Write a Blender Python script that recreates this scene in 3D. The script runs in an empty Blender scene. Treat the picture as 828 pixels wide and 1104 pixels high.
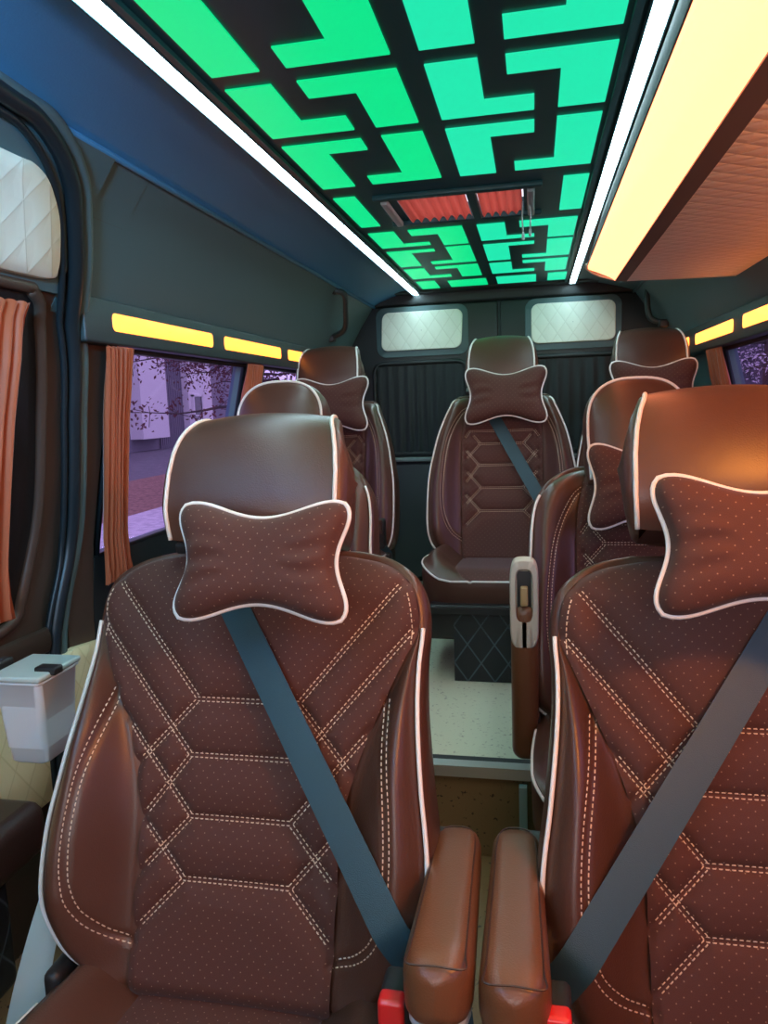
import bpy, math, random
from math import sin, cos, pi, sqrt, radians, exp
from mathutils import Vector, Matrix
random.seed(7)
col = bpy.context.scene.collection
FLOOR, PLAT = -1.18, -0.93

# ------------------------------------------------------------------ materials
MATS = {}
def mat(name, color=(.5,.5,.5), rough=.5, metal=0., spec=.5, bump=None, emis=None, es=0., sheen=0., coat=0., noise=None):
    m = bpy.data.materials.new(name); m.use_nodes = True
    nt = m.node_tree; b = nt.nodes['Principled BSDF']
    b.inputs['Base Color'].default_value = (*color, 1)
    b.inputs['Roughness'].default_value = rough
    b.inputs['Metallic'].default_value = metal
    b.inputs['Specular IOR Level'].default_value = spec
    if coat: b.inputs['Coat Weight'].default_value = coat; b.inputs['Coat Roughness'].default_value = .25
    if sheen:
        b.inputs['Sheen Weight'].default_value = sheen; b.inputs['Sheen Roughness'].default_value = .4
    if emis:
        b.inputs['Emission Color'].default_value = (*emis, 1); b.inputs['Emission Strength'].default_value = es
    tc = nt.nodes.new('ShaderNodeTexCoord')
    if bump:
        sc, st, kind = bump
        n = nt.nodes.new('ShaderNodeTexVoronoi' if kind == 'v' else 'ShaderNodeTexNoise')
        n.inputs['Scale'].default_value = sc
        nt.links.new(tc.outputs['Object'], n.inputs['Vector'])
        bp = nt.nodes.new('ShaderNodeBump'); bp.inputs['Strength'].default_value = st; bp.inputs['Distance'].default_value = .002
        nt.links.new(n.outputs['Distance' if kind == 'v' else 'Fac'], bp.inputs['Height'])
        nt.links.new(bp.outputs['Normal'], b.inputs['Normal'])
    if noise:
        sc, c2, lo, hi = noise
        n = nt.nodes.new('ShaderNodeTexNoise'); n.inputs['Scale'].default_value = sc; n.inputs['Detail'].default_value = 4
        nt.links.new(tc.outputs['Object'], n.inputs['Vector'])
        r = nt.nodes.new('ShaderNodeValToRGB')
        r.color_ramp.elements[0].position = lo; r.color_ramp.elements[0].color = (*color, 1)
        r.color_ramp.elements[1].position = hi; r.color_ramp.elements[1].color = (*c2, 1)
        nt.links.new(n.outputs['Fac'], r.inputs['Fac']); nt.links.new(r.outputs['Color'], b.inputs['Base Color'])
    MATS[name] = m
    return m

def dotted(name, base, dotc, pitch, rad, rough=.8):
    m = mat(name, base, rough, sheen=.15)
    nt = m.node_tree; b = nt.nodes['Principled BSDF']
    uv = nt.nodes.new('ShaderNodeUVMap')
    rot = nt.nodes.new('ShaderNodeVectorRotate'); rot.inputs['Angle'].default_value = radians(50)
    nt.links.new(uv.outputs[0], rot.inputs['Vector'])
    sc = nt.nodes.new('ShaderNodeVectorMath'); sc.operation = 'SCALE'; sc.inputs['Scale'].default_value = 1/pitch
    nt.links.new(rot.outputs[0], sc.inputs[0])
    fr = nt.nodes.new('ShaderNodeVectorMath'); fr.operation = 'FRACTION'; nt.links.new(sc.outputs[0], fr.inputs[0])
    sb = nt.nodes.new('ShaderNodeVectorMath'); sb.operation = 'SUBTRACT'; sb.inputs[1].default_value = (.5, .5, 0); nt.links.new(fr.outputs[0], sb.inputs[0])
    ln = nt.nodes.new('ShaderNodeVectorMath'); ln.operation = 'LENGTH'; nt.links.new(sb.outputs[0], ln.inputs[0])
    mr = nt.nodes.new('ShaderNodeMapRange'); mr.inputs['From Min'].default_value = rad/pitch*.6; mr.inputs['From Max'].default_value = rad/pitch*1.3
    mr.inputs['To Min'].default_value = 1; mr.inputs['To Max'].default_value = 0
    nt.links.new(ln.outputs['Value'], mr.inputs['Value'])
    nz = nt.nodes.new('ShaderNodeTexNoise'); nz.inputs['Scale'].default_value = 900
    nt.links.new(uv.outputs[0], nz.inputs['Vector'])
    rmp = nt.nodes.new('ShaderNodeMix'); rmp.data_type = 'RGBA'
    rmp.inputs[6].default_value = (*[c*.75 for c in base], 1); rmp.inputs[7].default_value = (*[min(1, c*1.3) for c in base], 1)
    nt.links.new(nz.outputs['Fac'], rmp.inputs[0])
    mx = nt.nodes.new('ShaderNodeMix'); mx.data_type = 'RGBA'
    nt.links.new(rmp.outputs[2], mx.inputs[6]); mx.inputs[7].default_value = (*dotc, 1)
    nt.links.new(mr.outputs[0], mx.inputs[0]); nt.links.new(mx.outputs[2], b.inputs['Base Color'])
    bp = nt.nodes.new('ShaderNodeBump'); bp.inputs['Strength'].default_value = .25; bp.inputs['Distance'].default_value = .001
    nt.links.new(nz.outputs['Fac'], bp.inputs['Height']); nt.links.new(bp.outputs['Normal'], b.inputs['Normal'])
    return m

leather = mat('brown_leather', (.085,.036,.023), .36, bump=(420,.12,'v'), coat=.12)
leather_dark = mat('dark_leather', (.045,.022,.017), .4, bump=(420,.12,'v'))
arm_leather = mat('armrest_leather', (.15,.058,.024), .36, bump=(420,.12,'v'), coat=.12)
fabric = dotted('dotted_fabric', (.078,.026,.018), (.27,.17,.12), .0125, .0009)
pipingm = mat('white_piping', (.82,.80,.76), .45)
threadm = mat('beige_thread', (.66,.50,.36), .6)
beltm = mat('seat_belt_webbing', (.017,.060,.080), .45, bump=(900,.3,'n'))
blackp = mat('black_plastic', (.016,.017,.018), .45)
redp = mat('red_plastic', (.75,.02,.02), .3, coat=.5)
beigep = mat('beige_plastic', (.56,.52,.42), .4)
greyp = mat('grey_plastic', (.42,.47,.48), .4)
palep = mat('pale_plastic', (.50,.62,.60), .35)
whitep = mat('white_plastic', (.62,.72,.78), .35, coat=.2)
chrome = mat('dull_metal', (.6,.6,.6), .3, metal=1)
lining = mat('grey_lining', (.08,.145,.155), .55, bump=(250,.15,'n'))
lining_bluelit = mat('blue_lit_lining', (.06,.27,.50), .5, bump=(250,.15,'n'))  # blue glow on the left lining is put into its base colour
brownp = mat('brown_trim', (.075,.050,.036), .42, bump=(300,.2,'n'))
darktrim = mat('dark_trim', (.018,.024,.025), .5, bump=(300,.2,'n'))
rubber = mat('black_rubber', (.012,.02,.024), .4)
valm = mat('dark_green_grey_leather', (.028,.046,.048), .42, bump=(400,.2,'v'))
lattice = mat('lattice_board', (.012,.075,.09), .4)
greenm = mat('green_light', (.0,.05,.02), .4, emis=(.0,.60,.20), es=1.0)
greenm2 = mat('cyan_green_light', (.0,.05,.03), .4, emis=(.01,.62,.33), es=1.0)
stripm = mat('white_led', (1,1,1), .4, emis=(.62,.90,1.0), es=25)
amberm3 = mat('boosted_amber_light', (.9,.6,.1), .4, emis=(1.0,.24,.03), es=16)  # for the unseen front lenses, boosted to throw orange onto the right seats
warmm = mat('warm_light', (.9,.7,.3), .4, emis=(1.0,.23,.10), es=3.7)
amberm = mat('amber_light', (.9,.6,.1), .4, emis=(1.0,.25,.03), es=2.6)
amberm2 = mat('strong_amber_light', (.9,.6,.1), .4, emis=(1.0,.22,.035), es=3.9)
orangec = mat('orange_curtain', (.42,.10,.035), .55, sheen=.5)
redc0 = mat('pink_red_curtain', (.75,.16,.13), .6, sheen=.4)
redc = bpy.data.materials.new('pink_red_translucent_curtain'); redc.use_nodes = True
_n = redc.node_tree; _b = _n.nodes['Principled BSDF']; _b.inputs['Base Color'].default_value = (.85,.30,.26,1); _b.inputs['Roughness'].default_value = .7
_t = _n.nodes.new('ShaderNodeBsdfTranslucent'); _t.inputs[0].default_value = (.98,.42,.35,1)
_m = _n.nodes.new('ShaderNodeMixShader'); _m.inputs[0].default_value = .6
_n.links.new(_b.outputs[0], _m.inputs[1]); _n.links.new(_t.outputs[0], _m.inputs[2]); _n.links.new(_m.outputs[0], _n.nodes['Material Output'].inputs[0])
blackc = mat('black_curtain', (.016,.022,.024), .7, sheen=.3)
platm = mat('speckled_floor', (.64,.67,.48), .35, noise=(90,(.34,.33,.24),.60,.72))
riserm = mat('brown_speckled_floor', (.30,.19,.085), .45, noise=(75,(.06,.035,.02),.62,.68))
metaledge = mat('metal_edge', (.60,.62,.58), .3, metal=.7)

def quilt(name, base, line, pitch, rough=.5, depth=.003, grooves=True):
    """diamond quilting in UV metres"""
    m = mat(name, base, rough); nt = m.node_tree; b = nt.nodes['Principled BSDF']
    uv = nt.nodes.new('ShaderNodeUVMap')
    sep = nt.nodes.new('ShaderNodeSeparateXYZ'); nt.links.new(uv.outputs[0], sep.inputs[0])
    def M(op, a, b_=None):
        n = nt.nodes.new('ShaderNodeMath'); n.operation = op
        for i, v in ((0, a), (1, b_)):
            if v is None: continue
            if isinstance(v, (int, float)): n.inputs[i].default_value = v
            else: nt.links.new(v, n.inputs[i])
        return n.outputs[0]
    x, y = sep.outputs[0], sep.outputs[1]
    def tri(v): return M('ABSOLUTE', M('SUBTRACT', M('FRACT', M('DIVIDE', v, pitch)), .5))
    a = tri(M('ADD', x, M('MULTIPLY', y, .7))); c = tri(M('SUBTRACT', x, M('MULTIPLY', y, .7)))
    d = M('MINIMUM', a, c)
    hgt = M('POWER', M('MINIMUM', M('MULTIPLY', d, 3.2), 1.0), .5)
    bp = nt.nodes.new('ShaderNodeBump'); bp.inputs['Strength'].default_value = .8; bp.inputs['Distance'].default_value = depth
    nt.links.new(hgt, bp.inputs['Height']); nt.links.new(bp.outputs['Normal'], b.inputs['Normal'])
    mr = nt.nodes.new('ShaderNodeMapRange'); mr.inputs['From Min'].default_value = .02; mr.inputs['From Max'].default_value = .045
    nt.links.new(d, mr.inputs['Value'])
    mx = nt.nodes.new('ShaderNodeMix'); mx.data_type = 'RGBA'
    mx.inputs[6].default_value = (*line, 1); mx.inputs[7].default_value = (*base, 1)
    nt.links.new(mr.outputs[0], mx.inputs[0]); nt.links.new(mx.outputs[2], b.inputs['Base Color'])
    return m
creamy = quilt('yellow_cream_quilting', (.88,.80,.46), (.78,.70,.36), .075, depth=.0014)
creamq = quilt('cream_quilting', (.82,.89,.76), (.74,.80,.67), .075, depth=.0014)
tanq = quilt('tan_quilting', (.92,.86,.76), (.78,.70,.58), .045)
blackq = quilt('black_quilting', (.010,.014,.018), (.06,.09,.11), .09)

# ------------------------------------------------------------------ mesh builder
class MB:
    def __init__(s): s.v=[]; s.f=[]; s.m=[]; s.uv={}
    def add(s, verts, faces, mi=0, uvs=None):
        o = len(s.v); s.v += [tuple(v) for v in verts]
        for f in faces: s.f.append(tuple(i+o for i in f)); s.m.append(mi)
        if uvs:
            for i, u in enumerate(uvs): s.uv[o+i] = u
        return o
    def grid(s, P, mi=0, cu=False, cv=False, flip=False, uv=None):
        n, m_ = len(P), len(P[0]); vs = [p for r in P for p in r]; F = []
        for i in range(n if cu else n-1):
            for j in range(m_ if cv else m_-1):
                a, b = i*m_+j, i*m_+(j+1)%m_
                c, d = ((i+1)%n)*m_+(j+1)%m_, ((i+1)%n)*m_+j
                F.append((a,d,c,b) if flip else (a,b,c,d))
        return s.add(vs, F, mi, [u for r in uv for u in r] if uv else None)
    def box(s, a, b, mi=0):
        x0,y0,z0 = a; x1,y1,z1 = b
        vs = [(x0,y0,z0),(x1,y0,z0),(x1,y1,z0),(x0,y1,z0),(x0,y0,z1),(x1,y0,z1),(x1,y1,z1),(x0,y1,z1)]
        s.add(vs, [(0,3,2,1),(4,5,6,7),(0,1,5,4),(1,2,6,5),(2,3,7,6),(3,0,4,7)], mi)
    def rbox(s, c, h, r, mi=0, k=4, M=None, uvaxes=None):
        """rounded box: centre c, half sizes h, radius r"""
        rings = []
        lat = [(-1, -pi/2 + i*(pi/2)/k) for i in range(k+1)] + [(1, i*(pi/2)/k) for i in range(k+1)]
        qs = [(1,1,0),(-1,1,pi/2),(-1,-1,pi),(1,-1,3*pi/2)]
        for sz, la in lat:
            ring = []
            for sx, sy, a0 in qs:
                for i in range(k+1):
                    lo = a0 + i*(pi/2)/k
                    p = Vector((sx*(h[0]-r)+r*cos(la)*cos(lo), sy*(h[1]-r)+r*cos(la)*sin(lo), sz*(h[2]-r)+r*sin(la)))
                    if M: p = M @ p
                    ring.append(tuple(p+Vector(c)))
            rings.append(ring)
        uv = [[(p[uvaxes[0]], p[uvaxes[1]]) for p in rg] for rg in rings] if uvaxes else None
        o = s.grid(rings, mi, cv=True, uv=uv)
        n = len(rings[0])
        s.f.append(tuple(o+i for i in range(n))[::-1]); s.m.append(mi)
        s.f.append(tuple(o+(len(rings)-1)*n+i for i in range(n))); s.m.append(mi)
    def tube(s, path, r, n=6, mi=0, closed=False, r2=None, up=None):
        P = [Vector(p) for p in path]; N = len(P); rings = []
        nr = None
        for i in range(N):
            if closed: t = P[(i+1)%N]-P[i-1]
            else: t = P[min(i+1,N-1)]-P[max(i-1,0)]
            if t.length < 1e-9: t = Vector((0,0,1))
            t.normalize()
            if nr is None:
                nr = Vector(up) if up else (Vector((0,0,1)) if abs(t.z) < .9 else Vector((1,0,0)))
            nr = nr - t*nr.dot(t)
            if nr.length < 1e-6: nr = Vector((1,0,0)) - t*t.x
            nr.normalize()
            bn = t.cross(nr)
            ri = r[i] if isinstance(r, (list,tuple)) else r
            rb = r2 if r2 else ri
            rings.append([tuple(P[i]+nr*cos(2*pi*k/n)*ri+bn*sin(2*pi*k/n)*rb) for k in range(n)])
        o = s.grid(rings, mi, cu=closed, cv=True, flip=True)
        if not closed:
            s.f.append(tuple(o+i for i in range(n))); s.m.append(mi)
            s.f.append(tuple(o+(N-1)*n+i for i in range(n))[::-1]); s.m.append(mi)
    def build(s, name, mats, parent=None, smooth=True, angle=None):
        me = bpy.data.meshes.new(name); me.from_pydata(s.v, [], s.f)
        if not isinstance(mats, (list,tuple)): mats = [mats]
        for m in mats: me.materials.append(m)
        me.polygons.foreach_set('material_index', s.m)
        me.polygons.foreach_set('use_smooth', [smooth]*len(s.f))
        if s.uv:
            uvl = me.uv_layers.new(name='UVMap')
            for l in me.loops: uvl.data[l.index].uv = s.uv.get(l.vertex_index, (0,0))
        me.validate(); me.update()
        if angle is not None:
            try: me.set_sharp_from_angle(angle=radians(angle))
            except Exception: pass
        o = bpy.data.objects.new(name, me); col.objects.link(o)
        if parent: o.parent = parent
        return o

def tag(o, label=None, cat=None, group=None, kind=None):
    if label: o['label'] = label
    if cat: o['category'] = cat
    if group: o['group'] = group
    if kind: o['kind'] = kind
    return o
def empty(name, loc=(0,0,0), rz=0):
    o = bpy.data.objects.new(name, None); o.empty_display_size = .05
    o.location = loc; o.rotation_euler = (0,0,rz); col.objects.link(o); return o
def copy_tree(o, parent=None):
    c = o.copy(); col.objects.link(c); c.parent = parent
    for ch in list(o.children): copy_tree(ch, c)
    return c

def interp(x, T):
    if x <= T[0][0]: return T[0][1]
    for (a, b), (c, d) in zip(T, T[1:]):
        if x <= c:
            t = (x-a)/(c-a); return b+(d-b)*t
    return T[-1][1]
def sinterp(x, T):   # catmull-rom through table
    n = len(T)
    if x <= T[0][0]: return T[0][1]
    if x >= T[-1][0]: return T[-1][1]
    for i in range(n-1):
        if x <= T[i+1][0]:
            x0,y0 = T[i]; x1,y1 = T[i+1]
            m0 = (y1-T[i-1][1])/(x1-T[i-1][0]) if i > 0 else (y1-y0)/(x1-x0)
            m1 = (T[i+2][1]-y0)/(T[i+2][0]-x0) if i < n-2 else (y1-y0)/(x1-x0)
            h = x1-x0; t = (x-x0)/h
            return (2*t**3-3*t*t+1)*y0+(t**3-2*t*t+t)*h*m0+(-2*t**3+3*t*t)*y1+(t**3-t*t)*h*m1
def sm(a, b, x):
    t = max(0., min(1., (x-a)/(b-a))); return t*t*(3-2*t)
def smooth_path(P, n=6, closed=False):
    P = [Vector(p) for p in P]; out = []; N = len(P)
    rng = range(N if closed else N-1)
    for i in rng:
        p0 = P[(i-1)%N] if (closed or i > 0) else P[0]; p1 = P[i]; p2 = P[(i+1)%N]
        p3 = P[(i+2)%N] if (closed or i+2 < N) else P[-1]
        for k in range(n):
            t = k/n
            out.append(.5*((2*p1)+(-p0+p2)*t+(2*p0-5*p1+4*p2-p3)*t*t+(-p0+3*p1-3*p2+p3)*t**3))
    if not closed: out.append(P[-1])
    return out
def seg_d(px, py, a, b):
    ax, ay = a; bx, by = b; dx, dy = bx-ax, by-ay
    t = max(0, min(1, ((px-ax)*dx+(py-ay)*dy)/(dx*dx+dy*dy)))
    return math.hypot(px-ax-t*dx, py-ay-t*dy)

# ------------------------------------------------------------------ seat model
PIV = (.2, .35)     # local y, z of the backrest pivot (front surface, bottom)
class Back:
    def __init__(s, kind, th):
        s.kind = kind; s.th = radians(th); s.hz = 0.; s.hx = 0.; s.hs = 1.
        if kind == 'A':
            s.W = [(-.03,.185),(0,.215),(.02,.245),(.05,.268),(.1,.287),(.2,.290),(.3,.278),(.4,.268),(.47,.266),(.52,.269),(.56,.266),(.59,.255),(.61,.236),(.63,.200),(.64,.155)]
            s.B = [(0,.155),(.14,.158),(.22,.160),(.28,.170),(.35,.192),(.42,.222),(.48,.249),(.52,.266),(.56,.264),(.59,.253),(.61,.234),(.63,.198),(.64,.153)]
            s.A = [(0,.02),(.05,.05),(.12,.075),(.3,.070),(.4,.045),(.5,.008),(.54,0),(.64,0)]
            s.seam = [(.150,.045),(.190,.062),(.222,.095),(.238,.140),(.242,.2),(.238,.27),(.228,.35),(.222,.42)]
        else:
            Wc = [(-.03,.185),(0,.215),(.02,.245),(.05,.265),(.1,.277),(.2,.279),(.3,.274),(.4,.266),(.48,.262),(.54,.252),(.58,.232),(.61,.205),(.63,.175),(.64,.150)]
            s.W = Wc if kind == 'C' else [(-.03,.185),(0,.215),(.02,.245),(.05,.265),(.1,.277),(.2,.279),(.3,.274),(.4,.258),(.48,.240),(.55,.216),(.59,.200),(.62,.190),(.64,.172)]
            s.B = [(0,.150),(.1,.152),(.42,.155),(.52,.150),(.6,.135),(.64,.12)]
            s.A = [(0,.02),(.05,.05),(.12,.065),(.35,.060),(.5,.035),(.6,.012),(.64,.0)]
            s.seam = [(.150,.06),(.190,.09),(.217,.15),(.226,.23),(.222,.33),(.210,.43),(.190,.50),(.160,.56),(.135,.585)]
        H = [.405,.32,.23,.14]; hw = [.086,.090,.082,.086]
        s.segs = []
        for k, (y, w) in enumerate(zip(H, hw)): s.segs.append(((-w,y),(w,y)))
        zz = [((.086,.409),(.245,.60)),((.090,.322),(.262,.526)),((.082,.232),(.20,.372)),((.086,.142),(.158,.225)),
              ((.086,.402),(.175,.302)),((.090,.318),(.160,.222)),((.082,.227),(.158,.143)),((.086,.137),(.157,.062))]
        for a, b in zz:
            for sg in (1,-1): s.segs.append(((sg*a[0],a[1]),(sg*b[0],b[1])))
        if kind != 'A':
            s.segs = [((a[0],a[1]+.034),(b[0],b[1]+.034)) for a,b in s.segs]
            out = []
            for a, b in s.segs:
                # clip to quilted field
                t1 = 1.
                if b[1] > .478: t1 = min(t1, (.478-a[1])/(b[1]-a[1]))
                if abs(b[0]) > .138: t1 = min(t1, (.138-abs(a[0]))/(abs(b[0])-abs(a[0])))
                if t1 > 0: out.append((a, (a[0]+(b[0]-a[0])*t1, a[1]+(b[1]-a[1])*t1)))
            s.segs = out
            s.segs = [((a[0],a[1]+.036),(b[0],b[1]+.036)) for a,b in s.segs] if False else s.segs
            s.segs += [((-.125,.490),(.125,.490)),((-.125,.490),(-.142,.465)),((.125,.490),(.142,.465))]
    def w(s, v): return sinterp(v, s.W)
    def b(s, v): return min(sinterp(v, s.B), s.w(v)-.001)
    def h(s, u, v, quilt_=True):
        W, B = s.w(v), s.b(v); a = abs(u)
        y = -.006*(1-min(1,a/.16)**2)
        # shoulder/top roll
        y -= .045*max(0,(v-.57)/.07)**2.2 if v > .57 else 0
        y -= .02*max(0,(.0-v)/.03)**2
        e = W-a
        if a > B:
            q = (a-B)/max(W-B,1e-4); A = sinterp(v, s.A)
            y += A*(sm(0,.72,q) - .30*sm(.72,1.05,q))
        edge = .03
        if e < edge: y -= (.016 if s.kind == 'B' else .016)*(1-max(e,0)/edge)**2
        # seam groove on bolsters
        if a > B-.01 and .04 < v < .6:
            d = min(seg_d(a, v, p, q_) for p, q_ in zip(s.seam, s.seam[1:]))
            y -= .005*exp(-(d/.006)**2)
        if quilt_ and a <= B+.002:
            d = min(seg_d(u, v, p, q_) for p, q_ in s.segs)
            y -= .0055*exp(-(d/.0075)**2)
            y += .008*min(1, d/.035)**.8
            e2 = B-a
            if e2 < .01: y -= .004*(1-max(e2,0)/.01)
        return y
    def P(s, u, v, d):
        c, t = cos(s.th), sin(s.th)
        return (u, PIV[0]+v*t-d*c, PIV[1]+v*c+d*t)
    def nrm(s): return Vector((0,-cos(s.th), sin(s.th)))

def stitch(mb, bk, pts, off=0., mi=1, ln=.0052, gap=.0030, wd=.0009, hfun=None):
    """dashed thread along a polyline in (u,v), raised above the surface"""
    hf = hfun or bk.h
    P = [Vector((p[0],p[1],0)) for p in pts]
    # offset
    Q = []
    for i, p in enumerate(P):
        t = (P[min(i+1,len(P)-1)]-P[max(i-1,0)]).normalized(); Q.append(p+Vector((-t.y,t.x,0))*off)
    L = [0]
    for a, b in zip(Q, Q[1:]): L.append(L[-1]+(b-a).length)
    def at(x):
        for i in range(len(Q)-1):
            if x <= L[i+1] or i == len(Q)-2:
                k = (x-L[i])/max(L[i+1]-L[i],1e-9); return Q[i].lerp(Q[i+1], k), (Q[i+1]-Q[i]).normalized()
    x = 0
    while x+ln < L[-1]:
        (a, t), (b, _) = at(x), at(x+ln)
        n = Vector((-t.y,t.x,0))*wd
        ha, hb = hf(a.x,a.y)+.0002, hf(b.x,b.y)+.0002
        q = [(a+n,ha),(a-n,ha),(b-n,hb),(b+n,hb)]
        m_ = (a+b)/2; hm = (ha+hb)/2
        vs = [bk.P(p.x,p.y,h_) for p,h_ in q]+[bk.P(m_.x+n.x*.5,m_.y+n.y*.5,hm+.0016),bk.P(m_.x-n.x*.5,m_.y-n.y*.5,hm+.0016)]
        mb.add(vs, [(0,1,5,4),(1,2,5),(2,3,4,5),(3,0,4)], mi)
        x += ln+gap

def make_backrest(bk, root, fine=True):
    nS = 156 if fine else 96; nC = 110 if fine else 70; nB = 26 if fine else 18
    vs = [-.03+.67*i/nS for i in range(nS+1)]
    # leather shell: left + right bolster, rim, rear
    mb = MB()
    def u_of(sd, k, v):
        B, W = bk.b(v), bk.w(v); return sd*(B-.006+(W-B+.006)*k/nB)
    def dd(u, v): return bk.h(u, v, False) - (.006 if abs(u) < bk.b(v) else 0)
    for sd in (1,-1):
        P = [[bk.P(u_of(sd,k,v), v, dd(u_of(sd,k,v),v)) for k in range(nB+1)] for v in vs]
        mb.grid(P, 0, flip=(sd < 0))
    # backing centre under the insert
    P = [[bk.P(bk.b(v)*a, v, dd(bk.b(v)*a, v)-.010) for a in [-1+2*k/12 for k in range(13)]] for v in vs[::5]]
    mb.grid(P, 0)
    # boundary loop
    loop = []
    for k in range(13): loop.append((bk.w(-.03)*(-1+2*k/12), -.03))
    for v in vs[1:]: loop.append((bk.w(v), v))
    for k in range(1,13): loop.append((bk.w(.64)*(1-2*k/12), .64))
    for v in vs[::-1][1:-1]: loop.append((-bk.w(v), v))
    N = len(loop); rings = []
    for (out, dep) in ((0,0),(.006,-.003),(.010,-.012),(.012,-.035),(.010,-.07),(.002,-.10),(-.02,-.118),(-.06,-.125)):
        ring = []
        for i,(u,v) in enumerate(loop):
            a = Vector(loop[i-3]); b = Vector(loop[(i+3)%N]); t = (b-a).normalized(); n = Vector((t.y,-t.x))
            hh = dd(u*.999, v)
            f = min(1., max(0., -dep/.07)); base = hh*(1-f) + 0*f
            ring.append(bk.P(u+n.x*out, v+n.y*out, base+dep))
        rings.append(ring)
    o = mb.grid(rings, 0, cv=True, flip=True)
    mb.f.append(tuple(o+(len(rings)-1)*N+i for i in range(N))); mb.m.append(0)
    # bolster seams
    sp = [tuple(p)[:2] for p in smooth_path([(a,b,0) for a,b in bk.seam], 8)]
    for sg in (1,-1):
        L = [(sg*a,b) for a,b in sp]
        for off in (-.0048,.0048): stitch(mb, bk, L, off, 1, hfun=dd)
    br = mb.build('backrest', [leather, threadm], root)
    # centre insert
    mb = MB(); P=[]; UV=[]
    for v in vs:
        row=[]; uvr=[]
        for k in range(nC+1):
            u = bk.b(v)*(-1+2*k/nC); row.append(bk.P(u, v, bk.h(u,v)+.002)); uvr.append((u,v))
        P.append(row); UV.append(uvr)
    mb.grid(P, 0, uv=UV)
    hq = lambda u,v: bk.h(u,v)+.002
    for a, b in bk.segs:
        n = max(2, int(math.dist(a,b)/.01)); pts=[]
        for i in range(n+1):
            q = (a[0]+(b[0]-a[0])*i/n, a[1]+(b[1]-a[1])*i/n)
            if abs(q[0]) < bk.b(q[1])-.003: pts.append(q)
        if len(pts) > 1:
            for off in (-.0032,.0032): stitch(mb, bk, pts, off, 1, hfun=hq)
    if bk.kind == 'A':
        for sg in (1,-1):
            pts = [(sg*(bk.w(v)-.012), v) for v in [.50+.006*i for i in range(15)]]
            stitch(mb, bk, pts, 0, 1, hfun=hq)
    mb.build('back_insert', [fabric, threadm], root)
    # piping
    mb = MB()
    if bk.kind == 'A':
        for sd in (1,-1):
            pts = []
            for i in range(60):
                v = .01+.515*i/59; pts.append(bk.P(sd*(bk.w(v)+.004), v, dd(bk.w(v)*.999,v)+.002))
            mb = MB(); mb.tube(pts, .0034, 8); mb.build('piping', pipingm, br)
    else:
        for sd in (1,-1):
            pts = []
            for i in range(70):
                v = .005+(.625 if bk.kind == 'B' else .56)*i/69; pts.append(bk.P(sd*(bk.w(v)+.004), v, dd(bk.w(v)*.999,v)+.002))
            v = .64; hh = dd(bk.w(v)*.999, v)
            if bk.kind == 'B': pts.append(bk.P(sd*(bk.w(v)+.001), v+.002, hh-.004)); pts.append(bk.P(sd*(bk.w(v)-.004), v+.008, hh-.04)); pts.append(bk.P(sd*(bk.w(v)-.012), v+.006, hh-.09))
            mb = MB(); mb.tube(pts, .0036, 8); mb.build('piping', pipingm, br)
    return br

def make_headrest(bk, root):
    mb = MB(); _P = bk.P; bk0 = bk
    class H: pass
    hb = H(); hb.P = lambda u,v,d: _P(u*bk0.hs+bk0.hx, v+bk0.hz, d)
    bk = hb
    prof = smooth_path([(.030,.655,0),(.050,.70,0),(.052,.76,0),(.044,.815,0),(.020,.852,0),(-.02,.874,0),(-.06,.872,0),(-.095,.845,0),(-.11,.79,0),(-.11,.70,0),(-.10,.655,0)], 5)
    wt = lambda v, d: (interp(v, [(.655,.136),(.70,.139),(.76,.138),(.80,.134),(.83,.127),(.86,.116),(.88,.110)]))*(1 if d > -.03 else 1-.12*min(1,(-.03-d)/.06))
    nA = 24; P=[]; edge={1:[],-1:[]}
    for q in prof:
        d, v = q.x, q.y; w = wt(v,d); row=[]
        for k in range(nA+1):
            a = -1+2*k/nA; e = .010*(1-a*a)
            c = Vector((-.03,.76)); dirv = (Vector((d,v))-c).normalized()
            row.append(bk.P(a*w, v+dirv.y*e, d+dirv.x*e))
        P.append(row)
        for sg in (1,-1): edge[sg].append((sg*w, v, d))
    mb.grid(P, 0)
    # side pads, domed
    for sg in (1,-1):
        E = edge[sg]; rings=[]
        for t, out in ((0,0),(.02,.006),(.06,.011),(.14,.015),(.3,.017),(.6,.018),(1,.018)):
            rings.append([bk.P(u*(1)+sg*out, .76+(v-.76)*(1-t), -.03+(d+.03)*(1-t)) for u,v,d in E])
        mb.grid(rings, 0, cv=True, flip=(sg > 0))
    b_ = [[bk.P(a*.125, .655, d) for d in (.03,-.1)] for a in (-1,1)]
    mb.grid(b_, 0)
    hr = mb.build('headrest', leather_dark if False else leather, root)
    for sg in (1,-1):
        E = edge[sg][:int(len(edge[sg])*.72)]
        mb = MB(); mb.tube([bk.P(u+sg*.002, v, d+.001) for u,v,d in E], .0036, 8); mb.build('piping', pipingm, hr)
    for sg in (1,-1):
        mb = MB(); mb.tube([bk.P(sg*.06,.58,-.055), bk.P(sg*.06,.68,-.05)], .006, 10); mb.build('headrest_post', chrome, root)
    return hr

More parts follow.
